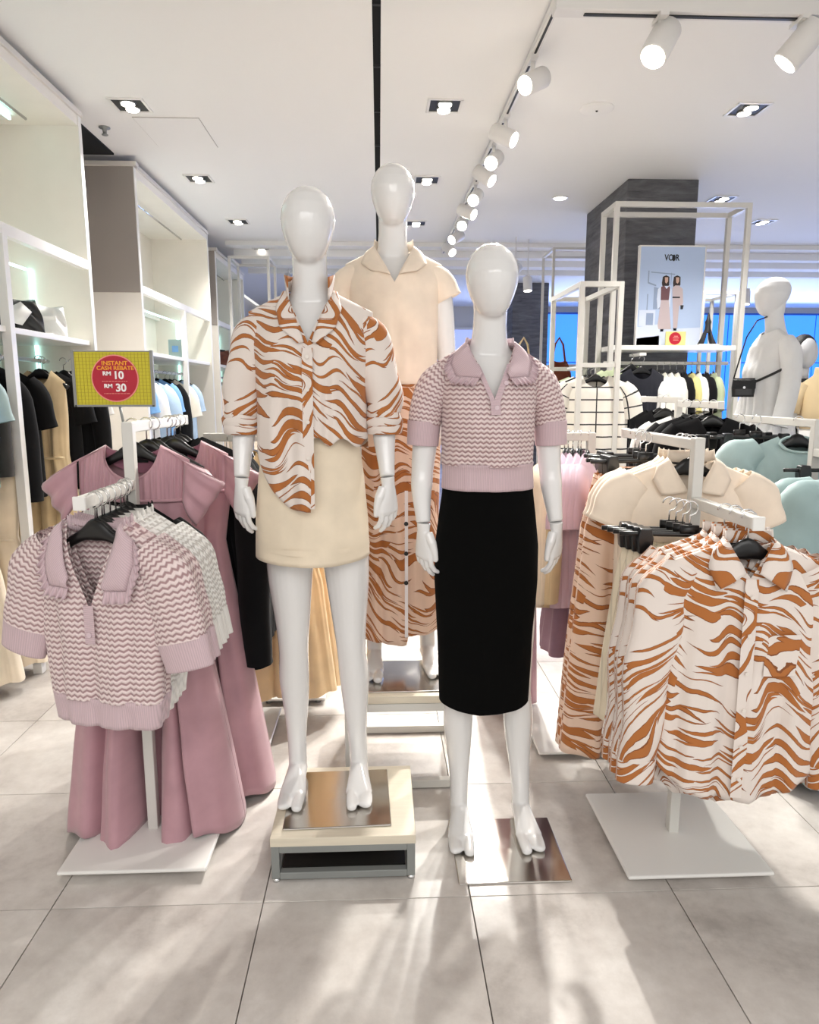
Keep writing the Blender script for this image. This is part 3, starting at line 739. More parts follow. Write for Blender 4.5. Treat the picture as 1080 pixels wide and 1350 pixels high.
r = thing('lighting_track', (0, 0, 0), 'long white lighting track running along the ceiling to the back', 'track')
bx('rail', (.765, 5.9, CZ - .035), (.035, 5.6, .03), M['spotcan'], r); bx('groove', (.765, 5.9, CZ - .052), (.012, 5.5, .004), M['lampdark'], r)
r = thing('lighting_track', (0, 0, 0), 'thick white lighting track crossing the ceiling above the tiger shirts', 'track')
bx('rail', (2.2, 3.16, CZ - .10), (2.95, .07, .075), M['spotcan'], r, bevel=.004); bx('groove', (2.25, 3.16, CZ - .1395), (2.8, .02, .006), M['lampdark'], r)
for x in (1.0, 2.6): bx('drop_rod', (x, 3.16, CZ - .03), (.012, .012, .065), M['spotcan'], r)


def track_spot(x, y, z, d, label, power=0, aim=None, L=.15, R=.05):
    d = Vector(d).normalized(); r = thing('track_spotlight', (x, y, z), label, 'spotlight')
    MB().box((0, 0, -.008), (.035, .10, .018)).build('adapter', M['spotcan'], r, smooth=False)
    c = Vector((0, 0, -.11)); MB().tube([(0, 0, -.01), (0, 0, -.07), tuple(c - d * .03)], .011, n=8, up=(1, 0, 0)).build('stem', M['spotcan'], r)
    a = c - d * L * .6; b = c + d * L * .4
    mb = MB(); mb.tube([tuple(a), tuple(a + d * .004), tuple(b - d * .004), tuple(b)], [R * .92, R, R, R * .95], n=24, up=(.3, .5, .8)); mb.build('housing', M['spotcan'], r)
    MB().disc(tuple(b), R * .86, d, 24, .003).build('lens', M['lamp'], r, smooth=False)
    if power:
        p = Vector((x, y, z)) + b + d * .02; spot('track_lamp', p, aim, power, 62, .55, (1, .97, .91), .035)


TZ = CZ - .05
for k, (y, d, pw, aim) in enumerate([(3.75, (-.75, -.55, -.5), 250, (-.3, 1.9, .9)), (4.5, (.75, -.45, -.45), 150, (.9, 1.9, .7)), (4.95, (-.4, -.8, -.5), 160, (.25, 1.9, .8)), (5.3, (.6, -.4, -.5), 0, None), (5.85, (-.35, -.8, -.5), 220, (-.6, 2.1, .6)),
                                     (6.3, (.7, -.5, -.4), 60, (1.9, 4.2, .8)), (6.7, (-.2, -.8, -.5), 60, (.3, 2.6, 1.)), (7.3, (-.6, -.5, -.4), 0, None), (7.9, (.4, -.6, -.5), 0, None)]):
    track_spot(.765, y, TZ, d, 'white cylindrical spotlight, %s on the long ceiling track' % ORD[k].replace('frontmost', 'first from the front'), pw, aim)
track_spot(1.17, 3.16, CZ - .14, (-.45, -.35, -.75), 'white cylindrical spotlight glowing on the thick cross track above the shirts', 110, (.75, 1.6, .5), .17, .058)
track_spot(1.76, 3.16, CZ - .14, (-.55, .25, -.7), 'white cylindrical spotlight on the thick cross track turned away from the shirts', 60, (1.4, 3.6, .8), .17, .058)
for k, (x, y, z, d, lb) in enumerate([(1.5, 8.0, 2.86, (-.4, -.6, -.5), 'small far spotlight glowing beside the lilac-clad mannequin head'), (1.66, 8.1, 2.72, (.02, -.1, -.9), 'small far spotlight pointing straight down beside the second column'),
                                      (-1.15, 9.5, 2.98, (.3, -.7, -.5), 'small far spotlight between the cabinet row and the tiger-shirt mannequin'), (4.2, 8.2, 2.6, (0, -.1, -.9), 'far spotlight hanging down beyond the white knit dress mannequin'), (3.1, 8.4, 2.55, (0, -.2, -.9), 'far spotlight hanging down between white frame and knit dress mannequin')]):
    r0 = track_spot(x, y, z, d, lb)
    bx('ceiling_rod', (x, y, (z + CZ) / 2), (.012, .012, CZ - z), M['spotcan'], kind='structure', bevel=0)


# ---------------------------------------------------------------- wall cabinets
def cabinet(y0, y1, zt, label, near=True, posts=(), xf=-1.75, dep=.58, shelf=1.73, rail=1.62, beam=2.19, leds=True, topled=False):
    r = thing('display_cabinet', (0, 0, 0), label, 'cabinet'); xb = xf - dep; yc = (y0 + y1) / 2; L = y1 - y0
    bx('back_panel', (xb + .01, yc, zt / 2), (.02, L, zt), M['offwhite'], r)
    bx('top_panel', (xf - dep / 2, yc, zt - .03), (dep, L, .06), M['offwhite'], r)
    bx('side_panel', (xf - dep / 2, y1 - .02, zt / 2), (dep, .04, zt), M['offwhite'], r)
    bx('edge_strip', (xf + .002, y1 - .02, zt / 2), (.006, .042, zt), M['white'], r)
    if near:
        s_ = bx('side_panel', (xf - dep / 2, y0 + .02, zt / 2), (dep, .04, zt), M['offwhite'], r)
        bx('upper_cladding', (0, -.023, (zt + 2.16) / 2 - zt / 2), (dep, .006, zt - 2.16), M['grey'], s_)
        bx('edge_strip', (xf + .002, y0 + .02, zt / 2), (.006, .042, zt), M['white'], r)
        bx('cornice', (xf - dep / 2 + .01, y0 + .0, zt + .012), (dep + .04, .06, .03), M['wall'], r)
    bx('cornice', (xf - .01, yc, zt + .012), (.05, L, .03), M['wall'], r)
    bx('beam', (xf - .02, yc, beam), (.04, L - .08, .055), M['white'], r); bx('beam', (xb + .05, yc, beam), (.03, L - .08, .05), M['white'], r)
    bx('shelf', (xf - dep / 2 + .01, yc, shelf), (dep - .06, L - .09, .03), M['white'], r, bevel=.003)
    MB().tube([(xf - .28, y0 + .05, rail), (xf - .28, y1 - .05, rail)], .013, n=10, up=(0, 0, 1)).build('hanging_rail', M['white'], r)
    for y in posts: bx('post', (xf - .02, y, beam / 2), (.045, .045, beam), M['white'], r)
    n = max(2, int(L / .7))
    for k in range(1, n): bx('panel_joint', (xb + .0215, y0 + L * k / n, beam / 2), (.003, .006, beam), M['grey'], r, bevel=0)
    if leds:
        bx('light_strip', (xb + .22, yc, beam - .03), (.014, L - .12, .012), M['led'], r, bevel=0); bx('light_strip', (xb + .24, y1 - .05, (beam + 1.0) / 2), (.014, .014, beam - 1.05), M['led'], r, bevel=0)
    if topled:
        bx('light_box', (xb + .22, y1 - .95, zt - .075), (.09, 1.5, .03), M['white'], r); bx('light_strip', (xb + .27, y1 - .95, zt - .078), (.012, 1.5, .022), M['led'], r, bevel=0)
    MB().tube([(xf - .20, y0 + .1, zt - .10), (xf - .20, y1 - .25, zt - .10)], .008, n=8, up=(0, 0, 1)).build('light_rail', M['chrome'], r)
    return r


cabinet(2.2, 4.56, 3.03, 'first cream wall cabinet, holding handbags above black and beige clothes', False, (3.55,), topled=True)
cabinet(5.47, 7.68, 3.03, 'second cream wall cabinet, holding pale blue shirts, with taupe side', True, (6.68,))
cabinet(7.98, 9.6, 2.93, 'third white wall cabinet with black cap and cream trousers', True, (8.75,))

# handbags and shelf goods


def soft_bag(loc, rz, w_, d_, h_, mat, label, lean=.25, name='handbag'):
    rows = []; n = 40; th = np.linspace(0, 2 * PI, n, endpoint=False)
    for i in range(15):
        f = i / 14; a = w_ / 2 * (1 - .30 * f ** 1.5); b = d_ / 2 * (1 - .6 * f); e = .55
        X = a * np.sign(np.cos(th)) * np.abs(np.cos(th)) ** e; Y = b * np.sign(np.sin(th)) * np.abs(np.sin(th)) ** e
        k = 1 + .05 * np.sin(3 * th + 4 * f) * math.sin(PI * f)
        rows.append(np.stack([X * k + lean * w_ * f * f, Y * k + .012 * np.sin(5 * th + 9 * f), np.full(n, h_ * f) + .012 * np.sin(2 * th) * f], -1))
    r = MB().grid(rows, closed=True, cap=True).build(name, mat, None, loc=loc, rz=rz); tag(r, label, 'bag')
    pts = [(-w_ * .22 + lean * w_, 0, h_ * .97), (-w_ * .26 + lean * w_, .03, h_ * .8), (lean * w_ - w_ * .1, d_ * .55, h_ * .6), (lean * w_ + w_ * .15, d_ * .55, h_ * .6), (w_ * .26 + lean * w_, .03, h_ * .8), (w_ * .22 + lean * w_, 0, h_ * .97)]
    MB().tube(pts, .009, n=8).build('handle', mat, r)
    MB().box((lean * .25 * w_, -d_ * .36, h_ * .62), (w_ * .5, .012, .03), Matrix.Rotation(.3, 3, 'X')).build('flap_strap', mat, r, smooth=False, bevel=.003)
    return r


soft_bag((-1.93, 3.97, 1.746), .5, .26, .16, .17, M['leather'], 'black leather handbag on the shelf of the first wall cabinet', .02)
MB().poly([(-.06, 0), (.02, -.02), (.07, .05), (.02, .10), (-.03, .07)], -.003, .003).build('silk_scarf', M['whiteleather'], None, loc=(-1.885, 3.885, 1.80), rz=.6)
tag(bpy.data.objects['silk_scarf'], 'white folded scarf tied on the black leather handbag', 'scarf')
soft_bag((-1.93, 4.28, 1.746), .4, .24, .14, .17, M['whiteleather'], 'white slouchy handbag on the shelf of the first wall cabinet', .10)
soft_bag((-1.98, 3.40, 1.746), .4, .22, .14, .2, M['leather'], 'black handbag before the white post on the first cabinet shelf', .02)
r = thing('cap', (-1.95, 8.35, 1.746), 'black cap on a stand on the third wall cabinet shelf', 'cap')
MB().lathe([(.02, 0), (.06, .01), (.06, .02), (.015, .03), (.015, .12)], 14).build('stand', M['leather'], r); MB().ball((0, 0, .17), (.10, .11, .10), 16).build('crown', M['black'], r); MB().ball((.12, -.02, .16), (.08, .07, .012), 12).build('brim', M['black'], r)
r = thing('price_card', (-2.0, 7.2, 1.746), 'pale blue price card standing on the second cabinet shelf', 'card'); MB().box((0, 0, .10), (.13, .01, .2)).build('board', M['tealpale'], r, smooth=False); MB().box((0, -.007, .11), (.06, .004, .06)).build('picture', M['sky'], r, smooth=False)
r = soft_bag((-1.95, 9.1, 1.746), .4, .25, .15, .2, M['brown'], 'small brown bag on the third wall cabinet shelf', .02)


# ---------------------------------------------------------------- clothes on the cabinet rails
def railed(kind, y, xc, rail, label, cat, mat, rz=0., sc=1., sx=1., clip=False, name=None, dz=0., hl=None):
    hanger((xc, y, rail - .083), rz, hl or hlabel(label), clip)
    dz = dz - (.045 if clip else .0)
    return garment(kind, (xc, y, rail - .068 + dz), rz, label, cat, None, mat, name=name, sc=sc, sx=sx)


for y, xc, kind, mat, sc, sx, lb, cat in [
    (3.10, -2.05, 'jacket', M['charcoal'], 1.05, 1., 'charcoal jacket at the near end of the first wall cabinet rail', 'jacket'),
    (3.26, -2.03, 'tee', M['sky'], 1.3, .8, 'sky blue shirt behind charcoal jacket, first wall cabinet', 'shirt'),
    (3.36, -1.99, 'tee', M['tealpale'], 1.0, 1., 'pale aqua shirt edge between dark jackets, first wall cabinet', 'shirt'),
    (3.48, -2.01, 'jacket', M['charcoal'], .9, .9, 'dark charcoal jacket beside the white post, first wall cabinet', 'jacket'),
    (3.64, -1.99, 'jacket', M['black'], 1.15, .80, 'long black coat just past the white post, first wall cabinet', 'coat'),
    (3.84, -1.98, 'tee', M['black'], 1.2, .75, 'black short-sleeved blouse before the beige sleeveless dress', 'blouse'),
    (4.02, -1.86, 'dress', M['beige'], 1.25, .72, 'beige sleeveless dress in the first wall cabinet', 'dress'),
    (4.15, -1.90, 'tee', M['black'], 1.15, .8, 'black shirt directly behind the beige sleeveless dress', 'shirt'),
    (4.28, -1.84, 'jacket', M['black'], 1.1, .75, 'black jacket last but one on the first cabinet rail', 'jacket'),
    (4.40, -1.84, 'tee', M['whitec'], 1.0, .75, 'white shirt peeking under the yellow sign, first cabinet', 'shirt')]:
    railed(kind, y, xc, 1.62, lb, cat, mat, sc=sc, sx=sx)
for y, lb in [(2.95, 'long pale yellow skirt hanging below the sky blue shirt'), (3.2, 'long pale yellow skirt nearest the white post, below the jackets')]:
    railed('dress', y + .35, -1.98, 1.18, lb, 'skirt', M['cream'], sc=1.05, sx=1.15, name='long_skirt', hl='black hanger of the ' + lb)
for y, kind, mat, sc, lb, cat in [
    (5.72, 'tee', M['sky'], 1.1, 'bright blue shirt at the near end of the second cabinet', 'shirt'),
    (5.85, 'tee', M['whitec'], 1.3, 'white shirt beside the bright blue shirt, second cabinet', 'shirt'),
    (6.05, 'tee', M['blue'], 1.5, 'large pale blue shirt in the second wall cabinet', 'shirt'),
    (6.25, 'dress', M['navy'], 1.2, 'navy dress behind the large pale blue shirt', 'dress'),
    (6.40, 'tee', M['sky'], 1.15, 'sky blue shirt between navy dress and post, second cabinet', 'shirt'),
    (6.55, 'jacket', M['black'], 1.25, 'black coat behind the navy dress, second wall cabinet', 'coat'),
    (6.80, 'tee', M['ivory'], 1.35, 'ivory shirt beside the second cabinet post', 'shirt'),
    (6.95, 'dress', M['black'], 1.15, 'black dress behind the ivory shirt, second cabinet', 'dress'),
    (7.10, 'tee', M['blue'], 1.2, 'pale blue shirt near the far end of the second cabinet', 'shirt'),
    (7.35, 'dress', M['black'], 1.05, 'black dress at the far end of the second cabinet', 'dress')]:
    railed(kind, y, -2.0, 1.62, lb, cat, mat, sc=sc, sx=.8)
for k, y in enumerate((8.2, 8.45, 8.7, 8.95, 9.2)):
    railed('skirt', y, -1.98, 1.62, '%s cream trousers from the front in the third wall cabinet' % ORD[k].replace('frontmost', 'first'), 'trousers', (M['creamtop'], M['cream'], M['peach'], M['creamtop'], M['cream'])[k], sc=1.4, clip=True, name='wide_trousers')


# ---------------------------------------------------------------- clothes stands
def stand(x, y, zt, label, front=None, back=None, base=(.44, .44), rz=0.):
    r = thing('clothes_stand', (x, y, 0), label, 'clothes stand', rz)
    b = MB().box((0, 0, .026), (base[0], base[1], .012)).build('base', M['white'], r, smooth=False); bv = b.modifiers.new('bevel', 'BEVEL'); bv.width = .02; bv.segments = 3; bv.limit_method = 'ANGLE'
    bv.affect = 'EDGES'
    for sx in (-1, 1):
        for sy in (-1, 1): MB().lathe([(.014, 0), (.016, .01), (.012, .022)], 12, (sx * base[0] * .38, sy * base[1] * .38, 0)).build('foot', M['steelframe'], r)
    bx('post', (0, 0, zt / 2 + .015), (.032, .032, zt - .03), M['whiteframe'], r, bevel=.003)
    for a, sg in ((front, -1), (back, 1)):
        if a:
            z, L = a; bx('arm', (0, sg * (L / 2), z - .016), (.028, L, .032), M['whiteframe'], r, bevel=.003)
            bx('arm_tip', (0, sg * (L + .004), z - .016), (.032, .008, .036), M['white'], r, bevel=.003)
    return r


LX, LY = -.745, 2.14
stand(LX, LY, 1.345, 'white clothes stand with low lilac polos, topped by the yellow sign', (1.175, .375), (1.345, .60))
RX, RY = .94, 2.05
stand(RX, RY, 1.30, 'white clothes stand with tiger-print shirts in front', (1.125, .36), (1.295, .62))
stand(-.67, 2.80, 1.275, 'white clothes stand behind the mannequin in the cream mini skirt', (1.275, .36), None, rz=PI / 2)
stand(.84, 2.78, 1.275, 'white clothes stand behind the black pencil skirt, with lilac clothes', (1.275, .30), None, rz=-PI / 2)
stand(1.68, 2.66, 1.33, 'white clothes stand with teal satin dresses', (1.22, .42), (1.33, .62))
stand(1.57, 3.68, 1.41, 'white clothes stand with black buttoned jackets', (1.39, .46), (1.41, .5))

# ---- stand with the sign: knitted polos on the low arm
def hang_on(kind, x, y, arm, rz, label, cat, mat=None, mats=None, sc=1., clip=False, name=None, sx=1., dz=0., hl=None, dx=0.):
    hanger((x, y, arm - .087), rz, hl or hlabel(label), clip)
    return garment(kind, (x + dx, y, arm - .087 + (-.045 if clip else .014) + dz), rz, label, cat, None, mat, mats, name, sc, sx)


ry = -.30
for k in range(4):
    hang_on('polo', LX + .022 - .004 * (k % 2), 1.795 + .024 * k, 1.175, ry + .02 * (k % 3), 'lilac chevron-knit polo with ruffle collar, %s on the low arm' % ORD[k], 'polo shirt', sc=1.06)
WM = {'lilac_knit': M['white_k'], 'lilac_rib': M['white_r'], 'lilac_button': M['button']}
BM = {'lilac_knit': M['black_k'], 'lilac_rib': M['black_k'], 'lilac_button': M['hanger']}
for k in range(4):
    hang_on('polo', LX + .02, 1.905 + .040 * k, 1.175, ry + .02 * (k % 2), 'white chevron-knit polo behind the lilac ones, %s of the white polos' % ORD[k], 'polo shirt', mats=WM, sc=1.06)
for k in range(2):
    hang_on('polo', LX, 2.065 + .030 * k, 1.175, ry, 'black knit polo behind the white ones, %s of the black polos' % ORD[k], 'polo shirt', mats=BM, sc=1.03)
# ---- rose dresses on the high arm
hang_on('maxi', LX - .015, 2.215, 1.345, -.05, 'long rose satin dress with gathered yoke, right behind the sign post', 'dress', dz=.0)
hang_on('maxi', LX + .06, 2.40, 1.345, .10, 'long rose satin dress hanging second behind the sign post', 'dress')
for k, y in enumerate((2.50, 2.56, 2.62)):
    hang_on('jacket', LX + .02, y, 1.345, .05, 'long black coat behind the rose dresses, %s of three' % ORD[k], 'coat', M['black'], sc=1.28, sx=.85)
for k, y in enumerate((2.30, 2.345, 2.455)): hanger((LX + .01 * k, y, 1.258), .04 * k, 'empty black hanger between the rose dresses, %s along the arm' % ORD[k].replace('frontmost', 'first'))

# ---- stand with tiger shirts
for k in range(5):
    hang_on('shirt', RX + .01 * (k % 2), 1.73 + .032 * k, 1.125, -.10 + .03 * (k % 3), 'tiger-print long-sleeved shirt, %s on the low arm' % ORD[k], 'shirt')
for k in range(4):
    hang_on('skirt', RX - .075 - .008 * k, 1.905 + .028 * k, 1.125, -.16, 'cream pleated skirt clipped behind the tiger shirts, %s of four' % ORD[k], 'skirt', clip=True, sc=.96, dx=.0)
for k in range(3):
    hang_on('blouse', RX + .02, 2.14 + .04 * k, 1.295, -.12 + .03 * k, 'cream short-sleeved blouse behind the stand post, %s of three' % ORD[k], 'blouse', sc=1.02)
for k in range(2):
    hang_on('longskirt', RX - .06, 2.30 + .05 * k, 1.295, .12, 'long tiger-print skirt below the cream blouses, %s of two' % ORD[k].replace('frontmost', 'first'), 'skirt', clip=True, sc=1.12, sx=1.1)
for k in range(2):
    hang_on('longskirt', RX - .02, 2.46 + .05 * k, 1.295, .1, 'long %s behind the cream blouses' % ('black skirt', 'tiger-print skirt clipped last')[k], 'skirt', (M['black'], None)[k], clip=True, sc=1.05)

# ---- stand behind the cream mini skirt, its arm across the aisle
for k in range(4):
    hang_on('tee', -.60 + .045 * k, 2.80, 1.275, -1.15 + .05 * k, 'beige cotton shirt on the stand behind rose dresses, %s along the arm' % ORD[k].replace('frontmost', 'first'), 'shirt', (M['beige'], M['creamtop'], M['peach'], M['beige'])[k], sc=.95)
hang_on('jacket', -.545, 2.72, 1.275, -1.2, 'black jacket hanging beside the beige cotton shirts', 'jacket', M['black'], sc=1.25)
for k in range(3):
    hang_on('dress', -.43 + .05 * k, 2.93 + .06 * k, 1.20, .05, 'peach chiffon dress behind the mannequin legs, %s of three' % ORD[k], 'dress', M['peach'], sc=.98, sx=1.15 - .15 * k, hl='black hanger of the %s peach chiffon dress behind the mannequin legs' % ORD[k])
stand(-.41, 3.25, 1.205, 'white clothes stand holding the peach chiffon dresses', (1.205, .36), None, (.3, .3))
# ---- stand behind the black pencil skirt, its arm across the aisle
for k in range(2):
    hang_on('jacket', .665 + .035 * k, 2.78, 1.275, 1.25, '%s yellow shirt behind the hand beside the black skirt' % ('soft pale', 'darker sandy')[k], 'shirt', (M['cream'], M['beige'])[k], sc=.95)
for k in range(4):
    hang_on('tee', .735 + .033 * k, 2.78, 1.275, 1.22 - .04 * k, 'lilac cotton shirt beside the black pencil skirt, %s along the arm' % ORD[k].replace('frontmost', 'first'), 'shirt', M['lilac'], sc=1.05)
for k in range(2):
    hang_on('dress', .752 + .04 * k, 2.79, 1.275, 1.2, '%s mauve long dress between the lilac cotton shirts' % ('first', 'second')[k], 'dress', M['mauve'], sc=.80)
hang_on('longskirt', .575, 3.02, 1.10, .0, 'long rose skirt showing behind the pencil skirt', 'skirt', M['pink'], clip=True, sc=1.08, sx=.62)
stand(.575, 3.25, 1.105, 'low white clothes stand holding the rose skirt', (1.105, .32), None, (.3, .3))

# ---- teal stand at the side
hang_on('satin', 1.70, 2.30, 1.22, -.25, 'teal satin dress with puff sleeves, at the front of its stand', 'dress')
hang_on('satin', 1.69, 2.38, 1.22, -.20, 'teal satin dress with puff sleeves, second on the low arm', 'dress')
hang_on('longskirt', 1.66, 2.48, 1.24, -.1, 'black trousers clipped between the teal satin dresses', 'trousers', M['black'], clip=True, name='black_trousers')
hang_on('satin', 1.68, 2.78, 1.33, -.1, 'teal satin dress on the high arm behind black trousers', 'dress', M['tealpale'])
hang_on('longskirt', 1.60, 2.95, 1.33, -.05, 'cream skirt clipped behind the high teal dress', 'skirt', M['creamtop'], clip=True, sx=.8)
hang_on('longskirt', 1.58, 3.05, 1.33, -.05, 'black skirt clipped last on the teal dress stand', 'skirt', M['black'], clip=True, sx=.9)
# ---- black jackets
for k in range(3):
    hang_on('jacket', 1.56 - .01 * k, 3.27 + .07 * k, 1.39, -.3, 'black jacket with pale buttons, %s on its stand' % ORD[k], 'jacket', M['black'], sc=.9)
hang_on('tee', 1.53, 3.49, 1.39, -.3, 'white shirt tucked behind the black buttoned jackets', 'shirt', M['whitec'], sc=.9)
for k in range(2):
    hang_on('dress', 1.57, 3.85 + .08 * k, 1.41, -.2, 'long black dress behind the buttoned jackets, %s of two' % ORD[k], 'dress', M['black'], sc=1.05)


# ================================================================ rebate sign
def text(s_, size, loc, mat, parent, ext=.0006, rx=PI / 2, bold=.0, name='lettering', sx=1.):
    c = bpy.data.curves.new(name, 'FONT'); c.body = s_; c.size = size; c.align_x = 'CENTER'; c.align_y = 'CENTER'; c.extrude = ext; c.offset = bold
    t = bpy.data.objects.new(name, c); COL.objects.link(t)
    me = bpy.data.meshes.new_from_object(t.evaluated_get(bpy.context.evaluated_depsgraph_get())); bpy.data.objects.remove(t); me.materials.clear(); me.materials.append(mat)
    o = bpy.data.objects.new(name, me); COL.objects.link(o); o.parent = parent; o.location = loc; o.rotation_euler = (rx, 0, 0); o.scale = (sx, 1, 1); return o


r = thing('rebate_sign', (-.778, 2.14, 1.345), 'yellow sign with red INSTANT CASH REBATE disc on the clothes stand', 'sign', .0)
MB().tube([(.02, 0, -.004), (.012, .0, .05)], .004, n=8).build('rod', M['steelframe'], r)
bo = MB().box((0, 0, .126), (.218, .006, .154)).build('board', M['yellow'], r, smooth=False)
for dx, dz, a, b in ((0, -.0785, .232, .006), (-.113, 0, .009, .163), (.113, 0, .009, .163), (0, .0785, .232, .003)):
    bx('frame_bar', (dx, 0, .126 + dz), (a, .010, b), M['signframe'], r, bevel=.001)
gl = MB()
for k in range(22): gl.box((-.105 + k * .01, -.0034, .126), (.0012, .0006, .15))
for k in range(15): gl.box((0, -.0034, .056 + k * .01), (.215, .0006, .0012))
g_ = gl.build('grid_print', M['gridyellow'], r, smooth=False); g_['kind'] = 'stuff'
MB().disc((0.006, -.0034, .127), .068, (0, -1, 0), 40, .0016).build('disc_rim', M['redrim'], r, smooth=False)
MB().disc((0.006, -.0048, .127), .0645, (0, -1, 0), 40, .0016).build('disc', M['red'], r, smooth=False)
yy = -.0072
for s_, sz, x, z, mt, bd, sx in [('INSTANT', .0165, .004, .170, M['orange'], .0004, 1.1), ('CASH REBATE', .0155, .005, .156, M['orange'], .0004, 1.1), ('RM', .0155, -.020, .1405, M['paper'], .0006, 1.15), ('10', .031, .013, .135, M['paper'], .0009, 1), ('RM', .0155, -.018, .1045, M['paper'], .0006, 1.15), ('30', .031, .018, .099, M['paper'], .0009, 1)]:
    text(s_, sz, (x + .004, yy, z), mt, r, bold=bd, sx=sx)
for x, z, w_ in ((.006, .1185, .074), (.010, .083, .074)):      # fine print, too small to read
    mb = MB(); q = random.Random(int(z * 1e4)); x0 = x - w_ / 2
    while x0 < x + w_ / 2:
        l_ = q.uniform(.003, .009); mb.box((x0 + l_ / 2, yy, z), (l_, .0008, .0017)); x0 += l_ + .0018
    f_ = mb.build('fine_print', M['redrim'], r, smooth=False); f_['kind'] = 'stuff'

# ================================================================ display platforms
r = thing('display_platform', (-.115, 2.085, 0), 'low pale wooden display block on grey steel frame under the tiger-shirt mannequin', 'platform')
wd, dp = .428, .395
bx('wooden_top', (0, 0, .132), (wd, dp, .028), M['wood'], r, bevel=.002)
for sx in (-1, 1):
    for sy in (-1, 1):
        bx('upright', (sx * (wd / 2 - .014), sy * (dp / 2 - .014), .065), (.024, .024, .104), M['steelframe'], r)
        MB().lathe([(.011, 0), (.012, .006), (.006, .013)], 10, (sx * (wd / 2 - .014), sy * (dp / 2 - .014), 0)).build('foot', M['chrome'], r)
for z in (.022, .107):
    for sy in (-1, 1): bx('rail', (0, sy * (dp / 2 - .014), z), (wd - .052, .024, .022), M['steelframe'], r)
    for sx in (-1, 1): bx('rail', (sx * (wd / 2 - .014), 0, z), (.024, dp - .052, .022), M['steelframe'], r)
bx('lower_panel', (0, 0, .03), (wd - .06, dp - .06, .006), M['lampdark'], r, bevel=0)
bx('inner_panel', (0, .10, .065), (wd - .06, .006, .07), M['charcoal'], r, bevel=0)

r = thing('display_table', (.085, 2.60, 0), 'taller white steel display table under the mannequin in the cream polo', 'platform')
wd, dp, ht = .435, .46, .363
bx('table_top', (0, 0, ht - .014), (wd, dp, .028), M['wood'], r, bevel=.002)
for sx in (-1, 1):
    for sy in (-1, 1): bx('leg', (sx * (wd / 2 - .016), sy * (dp / 2 - .016), ht / 2 - .014), (.03, .03, ht - .028), M['whiteframe'], r)
for z in (.02, ht - .045):
    for sy in (-1, 1): bx('rail', (0, sy * (dp / 2 - .016), z), (wd - .06, .028, .03), M['whiteframe'], r)
    for sx in (-1, 1): bx('rail', (sx * (wd / 2 - .016), 0, z), (.028, dp - .06, .03), M['whiteframe'], r)


def steel_plate(x, y, z, w_, d_, label, rz=0):
    o = MB().box((0, 0, .003), (w_, d_, .006)).build('steel_plate', M['steel'], None, smooth=False, loc=(x, y, z), rz=rz)
    b = o.modifiers.new('b', 'BEVEL'); b.width = .004; b.segments = 2
    return tag(o, label, 'base plate')


steel_plate(-.139, 2.088, .146, .325, .32, 'brushed steel base plate on the low wooden block', .03)
steel_plate(.393, 2.015, .0205 - .0205, .338, .318, 'brushed steel base plate on the floor under the black-skirt mannequin', .0)
steel_plate(.09, 2.55, .363, .30, .30, 'brushed steel base plate on the taller white table')

# ================================================================ mannequins (origin between the feet)


def remeshed(mb, name, vox, it=5):
    me = mb.mesh(name); o = bpy.data.objects.new(name, me); COL.objects.link(o)
    m = o.modifiers.new('r', 'REMESH'); m.mode = 'VOXEL'; m.voxel_size = vox
    s_ = o.modifiers.new('s', 'SMOOTH'); s_.factor = .5; s_.iterations = it
    dg = bpy.context.evaluated_depsgraph_get(); e = o.evaluated_get(dg); res = bpy.data.meshes.new_from_object(e)
    bpy.data.objects.remove(o); res.polygons.foreach_set('use_smooth', [True] * len(res.polygons)); res.name = name
    return res


def hand_mesh():
    """hangs from the wrist along -z, thumb towards +x, palm towards +y"""
    mb = MB()
    mb.tube([(0, 0, .012), (0, 0, -.012), (.002, .001, -.035), (.004, .003, -.065), (.004, .004, -.092), (.003, .005, -.100)], [.0225, .022, .029, .036, .037, .030], [.0205, .017, .0155, .0145, .012, .008], n=20)
    for x, L, r_, c, sp in ((.028, .070, .0085, .30, .06), (.010, .080, .0088, .24, .01), (-.009, .075, .0085, .30, -.05), (-.026, .060, .0075, .42, -.12)):
        p = np.array([x + .003, .004, -.088]); a = .1; pts = [p]
        for k, f in enumerate((.42, .32, .26)):
            a += c * (.7 + .5 * k); p = p + L * f * np.array([sp * .8, math.sin(a), -math.cos(a)]); pts.append(p)
        P = [pts[0], (pts[0] + pts[1]) / 2, pts[1], (pts[1] + pts[2]) / 2, pts[2], (pts[2] + pts[3]) / 2, pts[3], pts[3] + (pts[3] - pts[2]) * .12]
        mb.tube(P, [r_ * q for q in (1.1, 1., 1.0, .92, .92, .85, .7, .25)], n=12)
    mb.tube([(.018, .004, -.018), (.036, .006, -.045), (.044, .012, -.072), (.046, .017, -.098), (.046, .018, -.104)], [.015, .0145, .0105, .0085, .003], n=12)
    return remeshed(mb, 'hand', .0022, 4)


HAND = hand_mesh()


